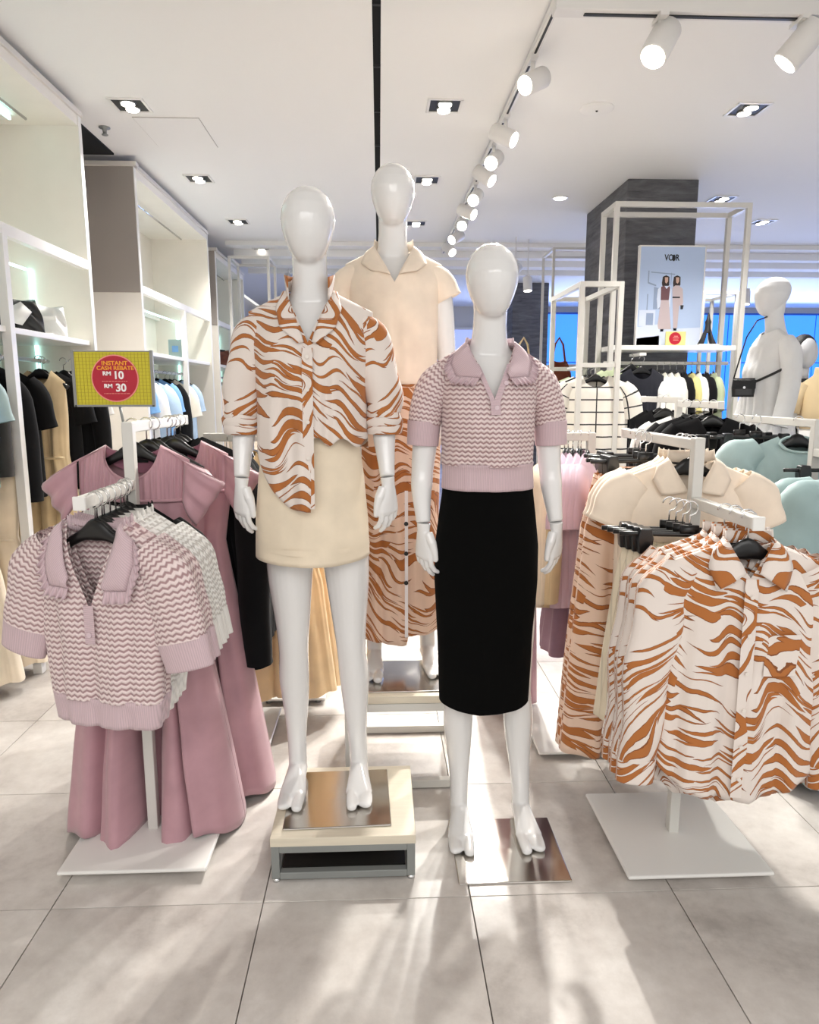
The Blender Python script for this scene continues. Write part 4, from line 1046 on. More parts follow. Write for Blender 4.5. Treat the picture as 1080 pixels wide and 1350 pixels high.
def body_mesh(legs, arms, lean=0.):
    """legs: (x foot, y foot, turn) left and right; arms: list of 3-D joints shoulder..wrist"""
    mb = MB()
    T = [(.84, .140, .100, .012), (.93, .150, .108, .012), (1.0, .142, .100, .010), (1.08, .122, .088, .002), (1.16, .112, .080, -.004), (1.24, .115, .085, -.006), (1.33, .124, .098, -.006), (1.40, .133, .098, 0), (1.46, .134, .084, .006), (1.505, .115, .068, .014), (1.535, .078, .056, .018), (1.57, .056, .053, .012), (1.62, .050, .051, .002), (1.68, .050, .050, -.010), (1.73, .045, .045, -.018)]
    n = 40; th = np.linspace(0, 2 * PI, n, endpoint=False)
    zz = np.linspace(T[0][0], T[-1][0], 60); Ta = np.array(T)
    rows = [np.stack([np.interp(z, Ta[:, 0], Ta[:, 1]) * np.cos(th), np.interp(z, Ta[:, 0], Ta[:, 3]) + np.interp(z, Ta[:, 0], Ta[:, 2]) * np.sin(th), np.full(n, z)], -1) for z in zz]
    mb.grid(rows, closed=True, cap=True)
    for sg in (-1, 1):
        mb.ball((sg * .065, -.060, 1.335), (.056, .052, .060), 20)
        mb.ball((sg * .065, .070, .93), (.075, .07, .09), 18)
        mb.tube([(sg * .04, .016, 1.51), (sg * .10, .014, 1.487), (sg * .150, .012, 1.458), (sg * .172, .012, 1.43)], [.048, .046, .047, .036], n=20, up=(0, 1, 0))
    # egg head
    E = [(0, .002, 0), (.015, .020, 0), (.06, .041, 0), (.15, .0605, 0), (.28, .0735, 0), (.42, .0775, 0), (.56, .0735, 0), (.70, .064, 0), (.82, .0525, 0), (.92, .038, 0), (.98, .022, 0), (1., .004, 0)]
    Ea = np.array(E); rows = []
    for t in np.linspace(0, 1, 40):
        a = np.interp(t, Ea[:, 0], Ea[:, 1]); z = 1.855 - .218 * t; yc = -.012 - .030 * t; b = a * 1.22
        rows.append(np.stack([a * np.cos(th), yc + b * np.sin(th) + .012 * np.where(np.sin(th) > 0, np.sin(th), 0) * (1 - t), np.full(n, z)], -1))
    mb.grid(rows[::-1], closed=True, cap=True)
    mb.tube([(0, .002, 1.66), (0, .0, 1.72), (0, .012, 1.77)], [.049, .055, .060], n=24, up=(1, 0, 0))
    for sg, (fx, fy, tn) in zip((-1, 1), legs):
        hip = np.array([sg * .082, .012, .90]); ank = np.array([fx, fy + .012, .085]); mid = lambda f, dx=0, dy=0: hip + (ank - hip) * f + np.array([dx, dy, 0])
        P = [hip, mid(.10), mid(.25, sg * .004), mid(.40), mid(.49, 0, -.006), mid(.56, 0, -.002), mid(.66, sg * .004, .010), mid(.78, 0, .008), mid(.90), ank, ank + np.array([0, 0, -.045])]
        R_ = [.076, .077, .069, .056, .0485, .046, .0505, .041, .031, .030, .030]
        t = np.linspace(0, len(P) - 1, 36); i = np.arange(len(P)); Pi = np.stack([np.interp(t, i, np.array(P)[:, k]) for k in range(3)], -1); Ri = np.interp(t, i, R_)
        for _ in range(3): Pi[1:-1] = (Pi[:-2] + 2 * Pi[1:-1] + Pi[2:]) / 4; Ri[1:-1] = (Ri[:-2] + 2 * Ri[1:-1] + Ri[2:]) / 4
        mb.tube(list(Pi), list(Ri), list(Ri * 1.08), n=24, up=(0, 1, 0))
        # foot: heel to ball, then the great toe and the other toes apart
        R3 = Matrix.Rotation(tn, 3, 'Z'); f0 = Vector((fx, fy, 0))
        W3 = lambda x, y, z: tuple(f0 + R3 @ Vector((x * 1.13, y, z)))
        ft = [(.050, .016, .018, .024), (.035, .026, .027, .030), (.005, .028, .036, .040), (-.035, .029, .031, .036), (-.075, .034, .023, .027), (-.110, .0385, .017, .019), (-.128, .036, .014, .016), (-.136, .024, .010, .013)]
        rows = []
        for y, a, b, zc in ft:
            rows.append([W3(a * math.cos(q), y, max(.0015, zc + b * math.sin(q))) for q in th])
        mb.grid(rows[::-1], closed=True, cap=True, flip=True)
        m_ = -sg          # medial side
        mb.tube([W3(m_ * .019, -.095, .018), W3(m_ * .0215, -.135, .0165), W3(m_ * .0205, -.165, .0145), W3(m_ * .0195, -.188, .012), W3(m_ * .019, -.194, .011)], [.0165, .0175, .0175, .0165, .011], [.015, .015, .014, .0125, .008], n=16, up=(0, 0, 1))
        mb.tube([W3(-m_ * .016, -.095, .016), W3(-m_ * .0185, -.13, .015), W3(-m_ * .018, -.155, .0135), W3(-m_ * .016, -.176, .0115), W3(-m_ * .014, -.182, .010)], [.0215, .0225, .0225, .021, .014], [.0135, .0135, .0125, .011, .007], n=16, up=(0, 0, 1))
    for A in arms:
        A = np.array(A, float); t = np.linspace(0, len(A) - 1, 30); i = np.arange(len(A)); P = np.stack([np.interp(t, i, A[:, k]) for k in range(3)], -1)
        for _ in range(3): P[1:-1] = (P[:-2] + 2 * P[1:-1] + P[2:]) / 4
        mb.tube(list(P), list(np.interp(np.linspace(0, 1, 30), [0, .12, .35, .55, .68, .9, 1], [.044, .044, .039, .034, .034, .025, .0225])), n=22, up=(0, 1, 0))
    return remeshed(mb, 'body', .0042, 5)


def mannequin(loc, label, legs, arms, hands, rz=0, mat='gloss', tilt=None):
    """hands: (turn about z, bend) per side"""
    r = thing('mannequin', loc, label, 'mannequin', rz)
    me = body_mesh(legs, arms); me.materials.clear(); me.materials.append(M[mat])
    b = bpy.data.objects.new('body', me); COL.objects.link(b); b.parent = r
    for sg, A, (tw, bend) in zip((-1, 1), arms, hands):
        h = bpy.data.objects.new('hand', HAND); COL.objects.link(h); h.parent = r
        if not len(HAND.materials): HAND.materials.append(M['gloss'])
        h.location = Vector(A[-1]) + (Vector(A[-1]) - Vector(A[-2])).normalized() * .0130
        h.rotation_euler = (bend[0], bend[1], tw); h.scale = (-sg * 1.0, 1, 1.0)
        if mat != 'gloss': h.material_slots[0].link = 'OBJECT'; h.material_slots[0].material = M[mat]
    return r


NK = 1.567      # height of the neck corner of worn garments


def arm(sg, out=.0, fwd=.0, wx=.208):
    return [(sg * .168, .012, 1.445), (sg * (.186 + out * .5), .016, 1.33), (sg * (.198 + out), .014, 1.20), (sg * (.203 + out), .002 - fwd * .4, 1.12), (sg * wx, -.012 - fwd, 1.030)]


# ---- mannequin in lilac polo and black pencil skirt
m2 = (.333, 2.165, .006); D2 = 0.
mannequin(m2, 'glossy white mannequin in lilac polo and black pencil skirt, on floor plate', [(-.074, .0, -.05), (.136, .0, .03)], [arm(-1, .002, .02, .200), arm(1, .0, .02, .212)], [(-.9, (-.05, .03)), (.9, (-.05, -.10))])
mb = MB(); W = ((0, .165), (.10, .152), (.2, .142), (.35, .141)); D = ((0, .07), (.1, .106), (.2, .128), (.30, .134), (.35, .128)); Db = ((0, .06), (.1, .105), (.25, .095), (.35, .10))
yf = sheet(mb, sw=.165, neck=.073, ndf=.165, ndb=.01, slope=.05, L=.358, W=W, D=D, Db=Db, fold=(2, .004), wr=.0025, seed=101, p=2., bust=(.066, -.235, .065, .024), nc=61, nr=50)
r = mb.build('knit_polo', M['lilac_k'], None, loc=(m2[0] + D2 * .5, m2[1], m2[2] + NK)); tag(r, 'lilac chevron-knit polo worn by the mannequin in the black skirt', 'polo shirt')
mb = MB(); sheet(mb, top=-.352, L=.432, W=((0, .142), (.352, .141), (.37, .139), (.432, .1425)), D=((0, .126), (.352, .128), (.37, .117), (.432, .114)), Db=((0, .1), (.352, .1), (.432, .108)), fold=(3, .003), wr=.001, seed=5, nr=10, p=2.); mb.build('hem_band', M['lilac_r'], r, solid=.002)
for sg in (-1, 1):
    mb = MB(); sleeve(mb, [(sg * .120, .012, -.080), (sg * .160, .013, -.118), (sg * .184, .014, -.18), (sg * .194, .014, -.235)], [.046, .056, .054, .050], [.045, .055, .054, .050], n=28, am=.02, seed=6); s_ = mb.build('sleeve', M['lilac_k'], r)
    mb = MB(); sleeve(mb, [(sg * .1955, .014, -.228), (sg * .200, .014, -.302)], [.050, .048], [.050, .048], n=28, am=.0); mb.build('cuff', M['lilac_r'], s_, solid=.002)
for dx in (-.014, .014):
    mb = MB(); zs = np.linspace(-.06, -.205, 10); e = lambda z: .0 + max(0, (z + .165) / .165) * .068
    strip(mb, [((e(z) * (1 if dx > 0 else -1)) - .004 * (dx > 0), yf(e(z) * (1 if dx > 0 else -1), z, .006), z) for z in zs], [(e(z) * (1 if dx > 0 else -1) + dx, yf(e(z) * (1 if dx > 0 else -1) + dx, z, .006), z) for z in zs], 3)
    mb.build('placket', M['lilac_r'], r)
button_row(r, yf, [(.003, -.185), (.033, -.115)], M['lilacbutton'], .0065)
ruffle_collar(r, yf, [(.036, -.086), (.056, -.042), (.073, .008)], [(.044, -.100), (.108, -.096), (.122, -.058), (.106, -.022)], M['lilac_r'], off=.009)
mb = MB(); th_ = np.linspace(-PI / 2 - .35, PI / 2 + .35, 19); lo = [(.076 * math.sin(t), .05 * math.cos(t) + .0, -.008) for t in th_]; strip(mb, lo, [(x * .93, y, z + .028) for x, y, z in lo], 3); mb.build('collar_stand', M['lilac_r'], r, solid=.003)
mb = MB(); sheet(mb, top=0., L=.70, W=((0, .139), (.08, .150), (.19, .163), (.30, .164), (.5, .153), (.71, .146)), D=((0, .103), (.2, .115), (.4, .11), (.71, .105)), Db=((0, .102), (.12, .14), (.2, .148), (.35, .125), (.71, .105)), fold=(2, .002), wr=.0015, seed=8, p=2., nc=49, nr=50, hem=lambda s, d: -.012 * (1 - s * s))
r = mb.build('pencil_skirt', M['black_skirt'], None, loc=(m2[0] + .002, m2[1], m2[2] + 1.14)); tag(r, 'black pencil skirt worn by the mannequin in the lilac polo', 'skirt')
mb = MB(); sheet(mb, top=.003, L=.035, W=((0, .1405), (.035, .1435)), D=((0, .1045), (.035, .1065)), Db=((0, .1035), (.035, .114)), wr=0, p=2., nr=4); mb.build('waistband', M['black_skirt'], r)

# ---- mannequin in tiger shirt and cream mini skirt
m1 = (-.199, 2.15, .152)
mannequin(m1, 'glossy white mannequin in tiger shirt and cream mini skirt, on wooden block', [(-.082, .045, -.03), (.122, .045, .03)], [arm(-1, .008, .03, .212), arm(1, .012, .03, .222)], [(-.75, (-.08, .06)), (.75, (-.08, -.06))])
sw = .185
mb = MB(); W = ((0, sw), (.15, .175), (.3, .164), (.46, .168), (.63, .165)); D = ((0, .07), (.1, .105), (.25, .122), (.33, .135), (.42, .140), (.5, .145), (.63, .152)); Db = ((0, .06), (.1, .11), (.25, .105), (.45, .13))


def tail(s, d):
    if d > 0: return .17
    if s > .02: return .200 - .01 * s + .012 * math.sin(14 * s)
    a = -s; return .0 + .012 * a + .17 * max(0, (a - .22) / .78) ** 2.2


yf = sheet(mb, sw=sw, neck=.068, ndf=.150, ndb=.0, slope=.055, L=.625, W=W, D=D, Db=Db, fold=(3.2, .008), wr=.006, seed=111, p=2., bust=(.066, -.235, .06, .016), nc=81, nr=70, hem=tail, uvo=.13)
r = mb.build('button_shirt', M['tig'], None, loc=(m1[0], m1[1], m1[2] + NK), solid=.0015); tag(r, 'tiger-print shirt half tucked in, worn by the mannequin on the wooden block', 'shirt')
for sg in (-1, 1):
    mb = MB(); sleeve(mb, [(sg * .12, .012, -.09), (sg * .168, .012, -.125), (sg * .196, .012, -.22), (sg * .211, .008, -.32), (sg * .210, .004, -.365)], [.05, .060, .058, .057, .053], [.05, .060, .060, .058, .053], n=36, am=.13, seed=15 + sg, rings=34); s_ = mb.build('sleeve', M['tig'], r)
    for k in range(2):
        mb = MB(); z0 = -.355 - .024 * k; mb.tube([(sg * (.211 - .002 * k), .003, z0), (sg * .213, .002, z0 - .012), (sg * .212, .001, z0 - .026), (sg * .212, .001, z0 - .032)], [.052, .058 - .002 * k, .0575 - .002 * k, .052], n=36, cap=False, fold=lambda t, f, k=k: .035 * np.sin(3 * t + 2 * k + 5 * f)); mb.build('rolled_cuff', M['tig'], s_)
mb = MB(); zs = np.linspace(-.165, -.615, 26); strip(mb, [(-.016, yf(-.016, z, .010), z) for z in zs], [(.014, yf(.014, z, .010), z) for z in zs], 3); mb.build('placket', M['tig'], r)
button_row(r, lambda x, z, o: yf(x, z, .014), [(-.001, -.19), (-.001, -.28), (-.001, -.37), (-.001, -.47), (-.001, -.56)], M['button'], .0055)
# open collar: short stand at the neck, small revers turned back
for sg in (-1, 1):
    a = resample([(sg * .010, yf(.010, -.148, .006), -.148), (sg * .034, yf(.034, -.080, .006), -.080), (sg * .056, yf(.056, -.03, .004), -.028), (sg * .066, -.012, .004)], 16)
    b = resample([(sg * .028, yf(.028, -.152, .012), -.152), (sg * .078, yf(.078, -.108, .012), -.108), (sg * .094, yf(.094, -.06, .010), -.052), (sg * .080, -.014, .0)], 16)
    mb = MB(); strip(mb, a, b, 7, .004); mb.build('collar', M['tig'], r, solid=.002)
    a = resample([(sg * .056, yf(.056, -.03, .004), -.030), (sg * .067, -.015, .002), (sg * .066, .03, .004)], 12); b = resample([(sg * .058, -.066, .034), (sg * .073, -.018, .048), (sg * .068, .036, .046)], 12)
    mb = MB(); strip(mb, a, b, 5, .003); mb.build('collar_stand', M['tig'], r, solid=.003)
mb = MB(); th_ = np.linspace(-PI / 2, PI / 2, 13); lo = [(.066 * math.sin(t), .052 * math.cos(t), .004) for t in th_]; strip(mb, lo, [(x * 1.04, y + .008, z + .045) for x, y, z in lo], 3); mb.build('back_collar', M['tig'], r, solid=.0025)

mb = MB(); sheet(mb, top=0., L=.365, W=((0, .142), (.12, .158), (.25, .170), (.365, .174)), D=((0, .105), (.15, .120), (.365, .135)), Db=((0, .104), (.15, .145), (.365, .14)), fold=(2, .003), wr=.002, seed=9, p=2., nc=49, nr=30, hem=lambda s, d: -.012 * (1 - s * s))
r = mb.build('mini_skirt', M['cream'], None, loc=(m1[0] - .008, m1[1], m1[2] + 1.15), solid=.003); tag(r, 'cream mini skirt worn by the mannequin in the tiger shirt', 'skirt')
mb = MB(); sheet(mb, top=.002, L=.04, W=((0, .1435), (.04, .149)), D=((0, .107), (.04, .112)), Db=((0, .106), (.04, .118)), wr=0, p=2., nr=4); mb.build('waistband', M['cream'], r)
mb = MB(); sheet(mb, top=-.325, L=.332, W=((0, .174), (.325, .1742), (.331, .1745)), D=((0, .134), (.331, .1345)), Db=((0, .142), (.331, .142)), wr=0, p=2., nr=3, hem=lambda s, d: -.012 * (1 - s * s)); mb.build('hem_stitch', M['cream'], r)

# ---- mannequin in cream polo and tiger skirt on the taller table
m3 = (.052, 2.66, .369)
mannequin(m3, 'glossy white mannequin in cream polo and tiger skirt, standing on white table', [(-.078, .0, -.05), (.135, .03, .15)], [arm(-1, .0, .02, .205), arm(1, .0, .0, .195)], [(-.9, (-.05, .05)), (.9, (-.05, -.05))])
mb = MB(); W = ((0, .175), (.12, .172), (.2, .162), (.47, .158)); D = ((0, .07), (.1, .105), (.25, .122), (.33, .135), (.47, .128)); Db = ((0, .06), (.1, .11), (.25, .11), (.47, .12))
yf = sheet(mb, sw=.175, neck=.072, ndf=.125, ndb=.0, slope=.05, L=.475, W=W, D=D, Db=Db, fold=(2.5, .005), wr=.004, seed=121, p=2., bust=(.066, -.235, .06, .015), nc=51, nr=40)
r = mb.build('polo_blouse', M['creamtop'], None, loc=(m3[0] + .004, m3[1], m3[2] + NK), solid=.002); tag(r, 'cream short-sleeved polo worn by the mannequin on the white table', 'polo shirt')
for sg in (-1, 1):
    mb = MB(); sleeve(mb, [(sg * .115, .012, -.085), (sg * .165, .012, -.11), (sg * .196, .012, -.170)], [.048, .056, .056], [.05, .056, .056], n=28, am=.03, seed=16); mb.build('sleeve', M['creamtop'], r, solid=.002)
shirt_collar(r, yf, .072, .125, M['creamtop'], tip=(.082, -.085), stand=.0, off=.008)
mb = MB(); sheet(mb, top=0., L=.975, W=((0, .143), (.15, .158), (.5, .153), (.975, .162)), D=((0, .108), (.2, .122), (.975, .135)), Db=((0, .108), (.15, .145), (.975, .135)), fold=(3, .010), wr=.003, seed=125, p=2., nc=61, nr=60, hem=lambda s, d: (.03 if s > .12 else 0) - .012 * (1 - s * s), uvo=.4)
r = mb.build('midi_skirt', M['tig_s'], None, loc=(m3[0] + .022, m3[1], m3[2] + 1.115), solid=.002); tag(r, 'tiger-print midi skirt worn by the mannequin on the white table', 'skirt')
mb = MB(); strip(mb, [(.015, -.155 - .0 * z, z) for z in np.linspace(-.40, -.95, 12)], [(.027, -.156, z) for z in np.linspace(-.40, -.95, 12)], 2); mb.build('front_slit', M['paper'], r)
for z in (-.52, -.63, -.74): MB().disc((.020, -.157, z), .008, (0, -1, 0), 12, .004).build('button', M['hanger'], r, smooth=False)
mb = MB(); sheet(mb, top=.002, L=.035, W=((0, .1445), (.035, .150)), D=((0, .110), (.035, .114)), Db=((0, .11), (.035, .118)), wr=0, p=2., nr=4); mb.build('waistband', M['tig_s'], r)

# ---- mannequin in the white knit dress seen from the side
m4 = (2.25, 4.05, .22)
bx('display_plinth', (2.25, 4.05, .10), (.55, .55, .20), M['white'], bevel=.004); tag(bpy.data.objects['display_plinth'], 'white plinth under the mannequin in the white knit dress', 'platform')
mannequin(m4, 'satin white mannequin in white knit dress with black bag, seen side-on', [(-.085, .0, -.05), (.085, .0, .05)], [arm(-1, .0, .06, .205), arm(1, .0, .04, .2)], [(-.6, (-.1, .0)), (.6, (-.1, .0))], rz=-PI / 2, mat='matte')
mb = MB(); sheet(mb, sw=.155, neck=.062, ndf=.03, ndb=.0, slope=.05, L=.98, W=((0, .155), (.12, .150), (.4, .145), (.65, .168), (.98, .185)), D=((0, .07), (.1, .105), (.25, .125), (.45, .125), (.98, .19)), Db=((0, .06), (.1, .11), (.4, .10), (.62, .14), (.98, .15)), vneck=False, fold=(6, .012), wr=.003, seed=131, p=2., bust=(.066, -.235, .06, .015))
r = mb.build('knit_dress', M['knitdress'], None, loc=(m4[0], m4[1], m4[2] + NK), rz=-PI / 2, solid=.002); tag(r, 'white ribbed knit dress on the side-on mannequin', 'dress')
for sg in (-1, 1):
    mb = MB(); sleeve(mb, [(sg * .12, .012, -.075), (sg * .178, .012, -.13), (sg * .204, .012, -.30), (sg * .212, -.02, -.46), (sg * .212, -.04, -.54)], [.048, .058, .052, .050, .048], [.048, .058, .052, .050, .048], n=20, am=.02, seed=3); mb.build('sleeve', M['knitdress'], r)
r = thing('shoulder_bag', (2.06, 3.97, 1.46), 'small black crossbody bag on the side-on mannequin', 'bag', -.35)
rows = []
for f in np.linspace(0, 1, 9):
    a = .062 * (1 - .15 * abs(f - .5)); rows.append([(a * math.copysign(abs(math.cos(t)) ** .5, math.cos(t)), .026 * math.copysign(abs(math.sin(t)) ** .7, math.sin(t)) * (1 - .4 * f), (f - .5) * .105) for t in np.linspace(0, 2 * PI, 28, endpoint=False)])
MB().grid(rows, closed=True, cap=True).build('pouch', M['leather'], r)
MB().box((0, -.026, .018), (.12, .006, .05), Matrix.Rotation(.15, 3, 'X')).build('flap', M['leather'], r, smooth=False, bevel=.002)
MB().disc((0, -.032, .0), .007, (0, -1, 0), 12, .004).build('clasp', M['chrome'], r, smooth=False)
MB().tube([(-.055, 0, .045), (-.03, .0, .16), (.0, .02, .28), (.05, .05, .37), (.12, .12, .40)], .004, n=6).build('strap', M['strap'], r)
MB().tube([(.055, 0, .03), (.14, -.05, .075), (.22, -.05, .12)], .007, n=6).build('belt', M['strap'], r)

# ---- two more mannequins at the side, far behind
r = thing('mannequin_torso', (3.35, 5.3, 0), 'beige-topped torso form in white skirt beside the knit dress mannequin', 'mannequin')
MB().lathe([(.12, 0), (.12, .012), (.012, .02), (.012, .9), (.02, .92)], 18).build('pole_stand', M['chrome'], r)
rows = [[(a * math.cos(t), b * math.sin(t), z) for t in np.linspace(0, 2 * PI, 28, endpoint=False)] for z, a, b in ((.75, .2, .16), (.95, .17, .13), (1.1, .135, .1), (1.2, .14, .11))]
MB().grid(rows, closed=True, cap=True).build('white_skirt', M['whitec'], r)
rows = [[(a * math.cos(t), b * math.sin(t), z) for t in np.linspace(0, 2 * PI, 28, endpoint=False)] for z, a, b in ((1.16, .145, .115), (1.3, .15, .13), (1.42, .165, .12), (1.5, .15, .09), (1.56, .06, .055), (1.62, .05, .05))]
MB().grid(rows, closed=True, cap=True).build('bust', M['beige'], r)
for sg in (-1, 1):
    mb = MB(); mb.tube([(sg * .14, 0, 1.49), (sg * .19, 0, 1.40), (sg * .21, 0, 1.28)], [.05, .058, .055], n=16); mb.build('sleeve', M['beige'], r)
    mb = MB(); mb.tube([(sg * .205, 0, 1.29), (sg * .22, -.02, 1.12), (sg * .22, -.06, .95), (sg * .22, -.07, .85)], [.036, .032, .024, .015], n=14); mb.build('arm', M['matte'], r)
r = thing('mannequin', (3.62, 6.0, 0), 'mannequin with black hair and black clothes beyond the beige-topped torso', 'mannequin')
MB().lathe([(.19, .0), (.19, .8), (.16, 1.0), (.15, 1.2), (.17, 1.4), (.15, 1.5), (.06, 1.55)], 24).build('black_outfit', M['black'], r)
MB().tube([(0, 0, 1.53), (0, 0, 1.66)], .05, n=16).build('neck', M['matte'], r); MB().ball((0, -.03, 1.76), (.085, .10, .13), 18).build('face', M['matte'], r); MB().ball((0, .02, 1.79), (.105, .11, .135), 18).build('hair', M['hairblack'], r)


# ================================================================ white frames with shelves
def frame(x0, x1, y0, y1, zt, label, t=.035, shelf=None, rail=None):
    r = thing('garment_rack', (0, 0, 0), label, 'clothes rack')
    for x in (x0, x1):
        for y in (y0, y1): bx('post', (x, y, zt / 2), (t, t, zt), M['whiteframe'], r, bevel=.002)
        bx('top_bar', (x, (y0 + y1) / 2, zt - t / 2), (t * .98, y1 - y0 - t, t), M['whiteframe'], r, bevel=.002); bx('floor_bar', (x, (y0 + y1) / 2, t / 2), (t * .98, y1 - y0 - t, t), M['whiteframe'], r, bevel=.002)
    for y in (y0, y1): bx('top_bar', ((x0 + x1) / 2, y, zt - t / 2), (x1 - x0 - t, t * .98, t), M['whiteframe'], r, bevel=.002)
    if shelf: bx('shelf', ((x0 + x1) / 2 + .0, (y0 + y1) / 2, shelf), (x1 - x0 - t - .002, y1 - y0, .035), M['white'], r, bevel=.002)
    if rail:
        z, ax = rail
        pts = [(x0, (y0 + y1) / 2, z), (x1, (y0 + y1) / 2, z)] if ax == 'x' else [((x0 + x1) / 2, y0, z), ((x0 + x1) / 2, y1, z)]
        MB().tube(pts, .013, n=8, up=(0, 0, 1)).build('hanging_rail', M['white'], r)
        if ax == 'y':
            for y in (y0, y1): bx('cross_bar', ((x0 + x1) / 2, y, z), (x1 - x0 - t, .02, .03), M['whiteframe'], r, bevel=.002)
    return r


frame(1.72, 2.69, 5.30, 5.60, 2.785, 'tall white frame in front of the stone column, with poster on its shelf', shelf=1.762, rail=(1.655, 'x'))
frame(1.39, 1.66, 4.95, 5.75, 2.18, 'narrow white frame holding the checked shirt', rail=(1.62, 'y'))
frame(1.74, 2.7, 7.25, 7.7, 2.85, 'tall thin white frame behind the stone column', t=.025, shelf=1.7)
frame(2.98, 3.3, 6.6, 7.1, 2.35, 'white frame beyond the tall poster frame, by the blue windows', t=.03)
frame(-1.62, -1.2, 8.1, 8.6, 2.9, 'white frame at the end of the cabinet row', t=.03, shelf=1.72)
# clothes in the frames
for k, (x, mt, kind, lb, cat, sc) in enumerate([
    (2.14, 'whitec', 'tee', 'white pleated blouse, first past the ink dress', 'blouse', 1.25), (2.19, 'ivory', 'tee', 'ivory pleated blouse, second past the ink dress', 'blouse', 1.25), (2.24, 'whitec', 'tee', 'white pleated blouse, third past the ink dress', 'blouse', 1.25), (2.29, 'ivory', 'tee', 'ivory pleated blouse, last before the black blouse', 'blouse', 1.25),
    (2.35, 'black', 'tee', 'black blouse between the ivory and lemon blouses', 'blouse', 1.2), (2.41, 'lemon', 'tee', 'lemon yellow blouse under the poster shelf', 'blouse', 1.15), (2.46, 'whitec', 'tee', 'white blouse between lemon and black ones', 'blouse', 1.15), (2.52, 'black', 'tee', 'black blouse just before the sage green blouse', 'blouse', 1.15), (2.58, 'sage', 'tee', 'sage green blouse at the end of the poster frame rail', 'blouse', 1.1)]):
    hanger((x, 5.45, 1.655 - .083), 1.35, hlabel(lb))
    garment(kind, (x, 5.45, 1.585), 1.35, lb, cat, None, M[mt], sc=sc, sx=.85)
hanger((1.93, 5.22, 1.60), .0, 'black hanger carrying the ink black strap dress'); garment('dress', (1.93, 5.22, 1.61), .0, 'ink black strap dress facing out under the poster', 'dress', None, M['blackdress'], sc=1.15, sx=1.0)
hanger((1.88, 5.30, 1.62), .2, 'black hanger carrying the sage dress behind the ink dress'); garment('tee', (1.86, 5.32, 1.63), .2, 'sage dress showing behind the ink black strap dress', 'dress', None, M['sage'], sc=1.1)
MB().box((0, 0, .08), (.05, .22, .02)).build('face_out_arm', M['white'], bpy.data.objects['garment_rack'], smooth=False, loc=(1.93, 5.31, 1.63))
for k, (y, mt, lb) in enumerate([(5.0, 'check', 'white shirt with black window check on the narrow frame'), (5.12, 'black', 'black shirt behind the checked shirt'), (5.24, 'ivory', 'ivory shirt third on the narrow white frame'), (5.36, 'sage', 'sage green shirt fourth on the narrow white frame')]):
    hanger((1.525, y, 1.62 - .083), -.1, hlabel(lb)); garment('tee', (1.525, y, 1.55), -.1, lb, 'shirt', None, M[mt], sc=1.15)

# ---- poster on the shelf
r = thing('fashion_poster', (2.232, 5.52, 1.78), 'framed VOIR poster of two women, leaning on the stone column', 'poster')
pw, ph = .505, .745
MB().box((0, 0, ph / 2), (pw, .03, ph)).build('panel', M['poster'], r, smooth=False)
for dx, dz, a, b in ((0, 0, pw + .014, .010), (0, ph, pw + .014, .010), (-pw / 2, ph / 2, .010, ph), (pw / 2, ph / 2, .010, ph)): bx('frame_bar', (dx, 0, dz), (a, .036, b), M['white'], r, bevel=.001)
Yp = -.0155


def pr(name, pts, mat, d=.001): return MB().poly([((x - .5) * pw, (1 - y) * ph) for x, y in pts], Yp - d, Yp).build(name, M[mat], r, smooth=False)


pr('floor_print', [(0, .80), (.36, .77), (.5, .82), (1, .80), (1, 1), (0, 1)], 'posterlight'); pr('step_print', [(0, .915), (.36, .885), (.36, 1), (0, 1)], 'postergrey')
pr('wall_print', [(.24, .40), (.36, .42), (.36, .62), (.24, .62)], 'postergrey', .0008)
pr('cabinet_print', [(.03, .63), (.28, .63), (.28, .79), (.03, .79)], 'posterlight', .0012); pr('cupboard_print', [(.14, .66), (.25, .66), (.25, .78), (.14, .78)], 'postergrey', .0016)
for a in [[(.14, .24), (.155, .24), (.155, .36), (.14, .36)], [(.14, .35), (.27, .38), (.27, .395), (.14, .365)], [(.18, .25), (.55, .27), (.55, .28), (.18, .26)], [(.49, .26), (.50, .26), (.50, .38), (.49, .38)], [(.14, .47), (.155, .47), (.155, .66), (.14, .66)]]: pr('lamp_print', a, 'postergrey')
for hx, sk in ((.415, 0), (.585, 1)):
    pr('hair_print', [(hx - .05, .30), (hx, .285), (hx + .05, .30), (hx + .055, .38), (hx + .03, .40), (hx - .05, .40), (hx - .06, .36)], 'hair', .0012)
    pr('face_print', [(hx - .02, .305), (hx + .03, .305), (hx + .032, .345), (hx + .012, .368), (hx - .012, .355)], 'skin', .0018)
pr('blouse_print', [(.30, .42), (.36, .39), (.48, .39), (.51, .43), (.50, .60), (.34, .60), (.31, .62), (.29, .52)], 'posterlight', .0014)
pr('vest_print', [(.345, .40), (.39, .385), (.43, .42), (.47, .39), (.485, .41), (.475, .53), (.35, .53)], 'vest', .002)
pr('skirt_print', [(.355, .53), (.475, .53), (.535, .82), (.34, .82), (.325, .78)], 'posterskirt', .0018)
pr('jacket_print', [(.52, .41), (.56, .385), (.62, .385), (.68, .42), (.70, .55), (.68, .60), (.645, .58), (.64, .50), (.53, .50)], 'posterskirt', .0016); pr('belt_print', [(.53, .495), (.645, .495), (.645, .51), (.53, .51)], 'posterdark', .002)
pr('trousers_print', [(.53, .51), (.645, .51), (.63, .81), (.57, .81), (.55, .65)], 'posterskirt', .0016); pr('handbag_print', [(.66, .58), (.71, .58), (.70, .62), (.665, .62)], 'posterdark', .002)
pr('shoe_print', [(.37, .82), (.42, .82), (.42, .845), (.37, .845)], 'posterdark'); pr('shoe_print', [(.57, .81), (.62, .81), (.62, .835), (.57, .835)], 'posterdark')
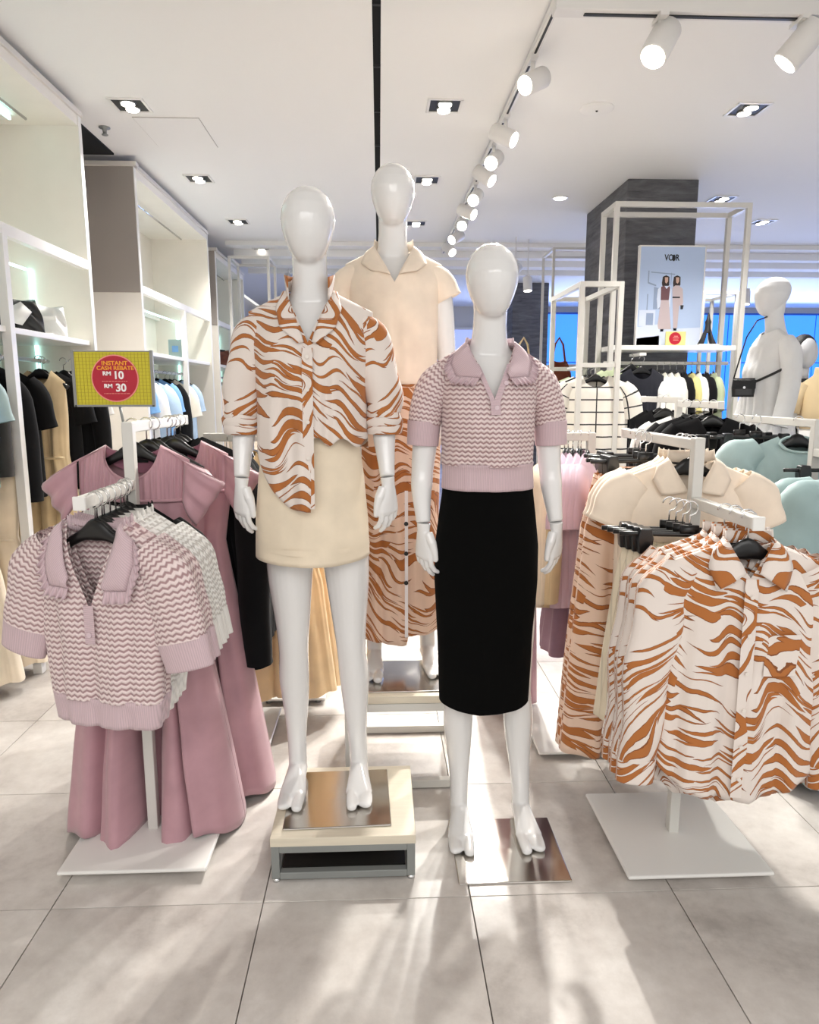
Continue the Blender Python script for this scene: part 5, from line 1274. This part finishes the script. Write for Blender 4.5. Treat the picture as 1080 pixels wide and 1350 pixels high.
tz = ph * .885
for ch, x, b in (('V', -.048, .0014), ('O', -.014, .0014), ('R', .036, .0014)): text(ch, .062, (x, Yp - .0006, tz), M['posterdark'], r, bold=b, sx=.78)
th_ = np.linspace(0, 2 * PI, 24, endpoint=False); MB().poly([(.008 + .013 * math.cos(t), tz + .024 * math.sin(t)) for t in th_], Yp - .0012, Yp).build('letter_disc', M['posterdark'], r, smooth=False)
r = thing('shelf_sign', (2.255, 5.42, 1.78), 'small yellow sign with red disc in front of the poster', 'sign')
MB().box((0, 0, .055), (.155, .008, .108)).build('board', M['lemon'], r, smooth=False); MB().disc((-.005, -.005, .058), .046, (0, -1, 0), 30, .002).build('disc', M['red'], r, smooth=False)
for k, (z, w_) in enumerate(((.074, .03), (.062, .045), (.046, .04))): MB().box((0, -.008, z), (w_, .001, .006)).build('print_bar', M['redrim'], r, smooth=False)
r = thing('figurine', (2.50, 5.42, 1.78), 'small dark tower-shaped ornament on the shelf beside the poster', 'ornament')
for sx in (-1, 1):
    for sy in (-1, 1): MB().tube([(sx * .055, sy * .03, 0), (sx * .03, sy * .02, .06), (sx * .014, sy * .012, .12)], [.014, .011, .008], n=8).build('leg', M['bronze'], r)
MB().lathe([(.026, .10), (.03, .11), (.022, .13), (.02, .16), (.024, .18), (.015, .20), (.010, .23), (.002, .25)], 14).build('tower', M['bronze'], r); bx('plinth', (0, 0, .008), (.15, .09, .016), M['white'], r)
# bags on hooks between the lilac mannequin and the second column
for x, mt, lb in ((1.33, 'beige', 'beige handbag hanging far behind the lilac polo shoulder'), (1.66, 'brown', 'red-brown handbag hanging beside the second stone column')):
    r = soft_bag((x, 6.6, 1.45), .2, .26, .14, .26, M[mt], lb, .0); MB().tube([(-.07, 0, .24), (-.04, 0, .42), (0, 0, .48), (.04, 0, .42), (.07, 0, .24)], .010, n=8).build('long_strap', M[mt], r)
bx('bag_shelf', (1.5, 6.65, 1.435), (.7, .3, .03), M['white']); tag(bpy.data.objects['bag_shelf'], 'white shelf unit under the far handbags', 'shelf')
for x in (1.18, 1.82): bx('leg', (x - 1.5, 0, -.72), (.03, .28, 1.42), M['white'], bpy.data.objects['bag_shelf'])
# a rack of mixed clothes far behind the mannequins
stand(-.55, 5.6, 1.4, 'far white clothes stand between cabinets and mannequins', (1.4, .5), (1.4, .5))
for k, (y, mt) in enumerate(((5.2, 'creamtop'), (5.35, 'black'), (5.5, 'ivory'), (5.75, 'black'), (5.9, 'beige'))):
    hang_on('tee', -.55, y, 1.4, .1, 'short-sleeved shirt on the far stand between cabinets and mannequins, %s from the front' % ORD[k].replace('frontmost', 'first'), 'shirt', M[mt], sc=1.2)
drop_prototypes()
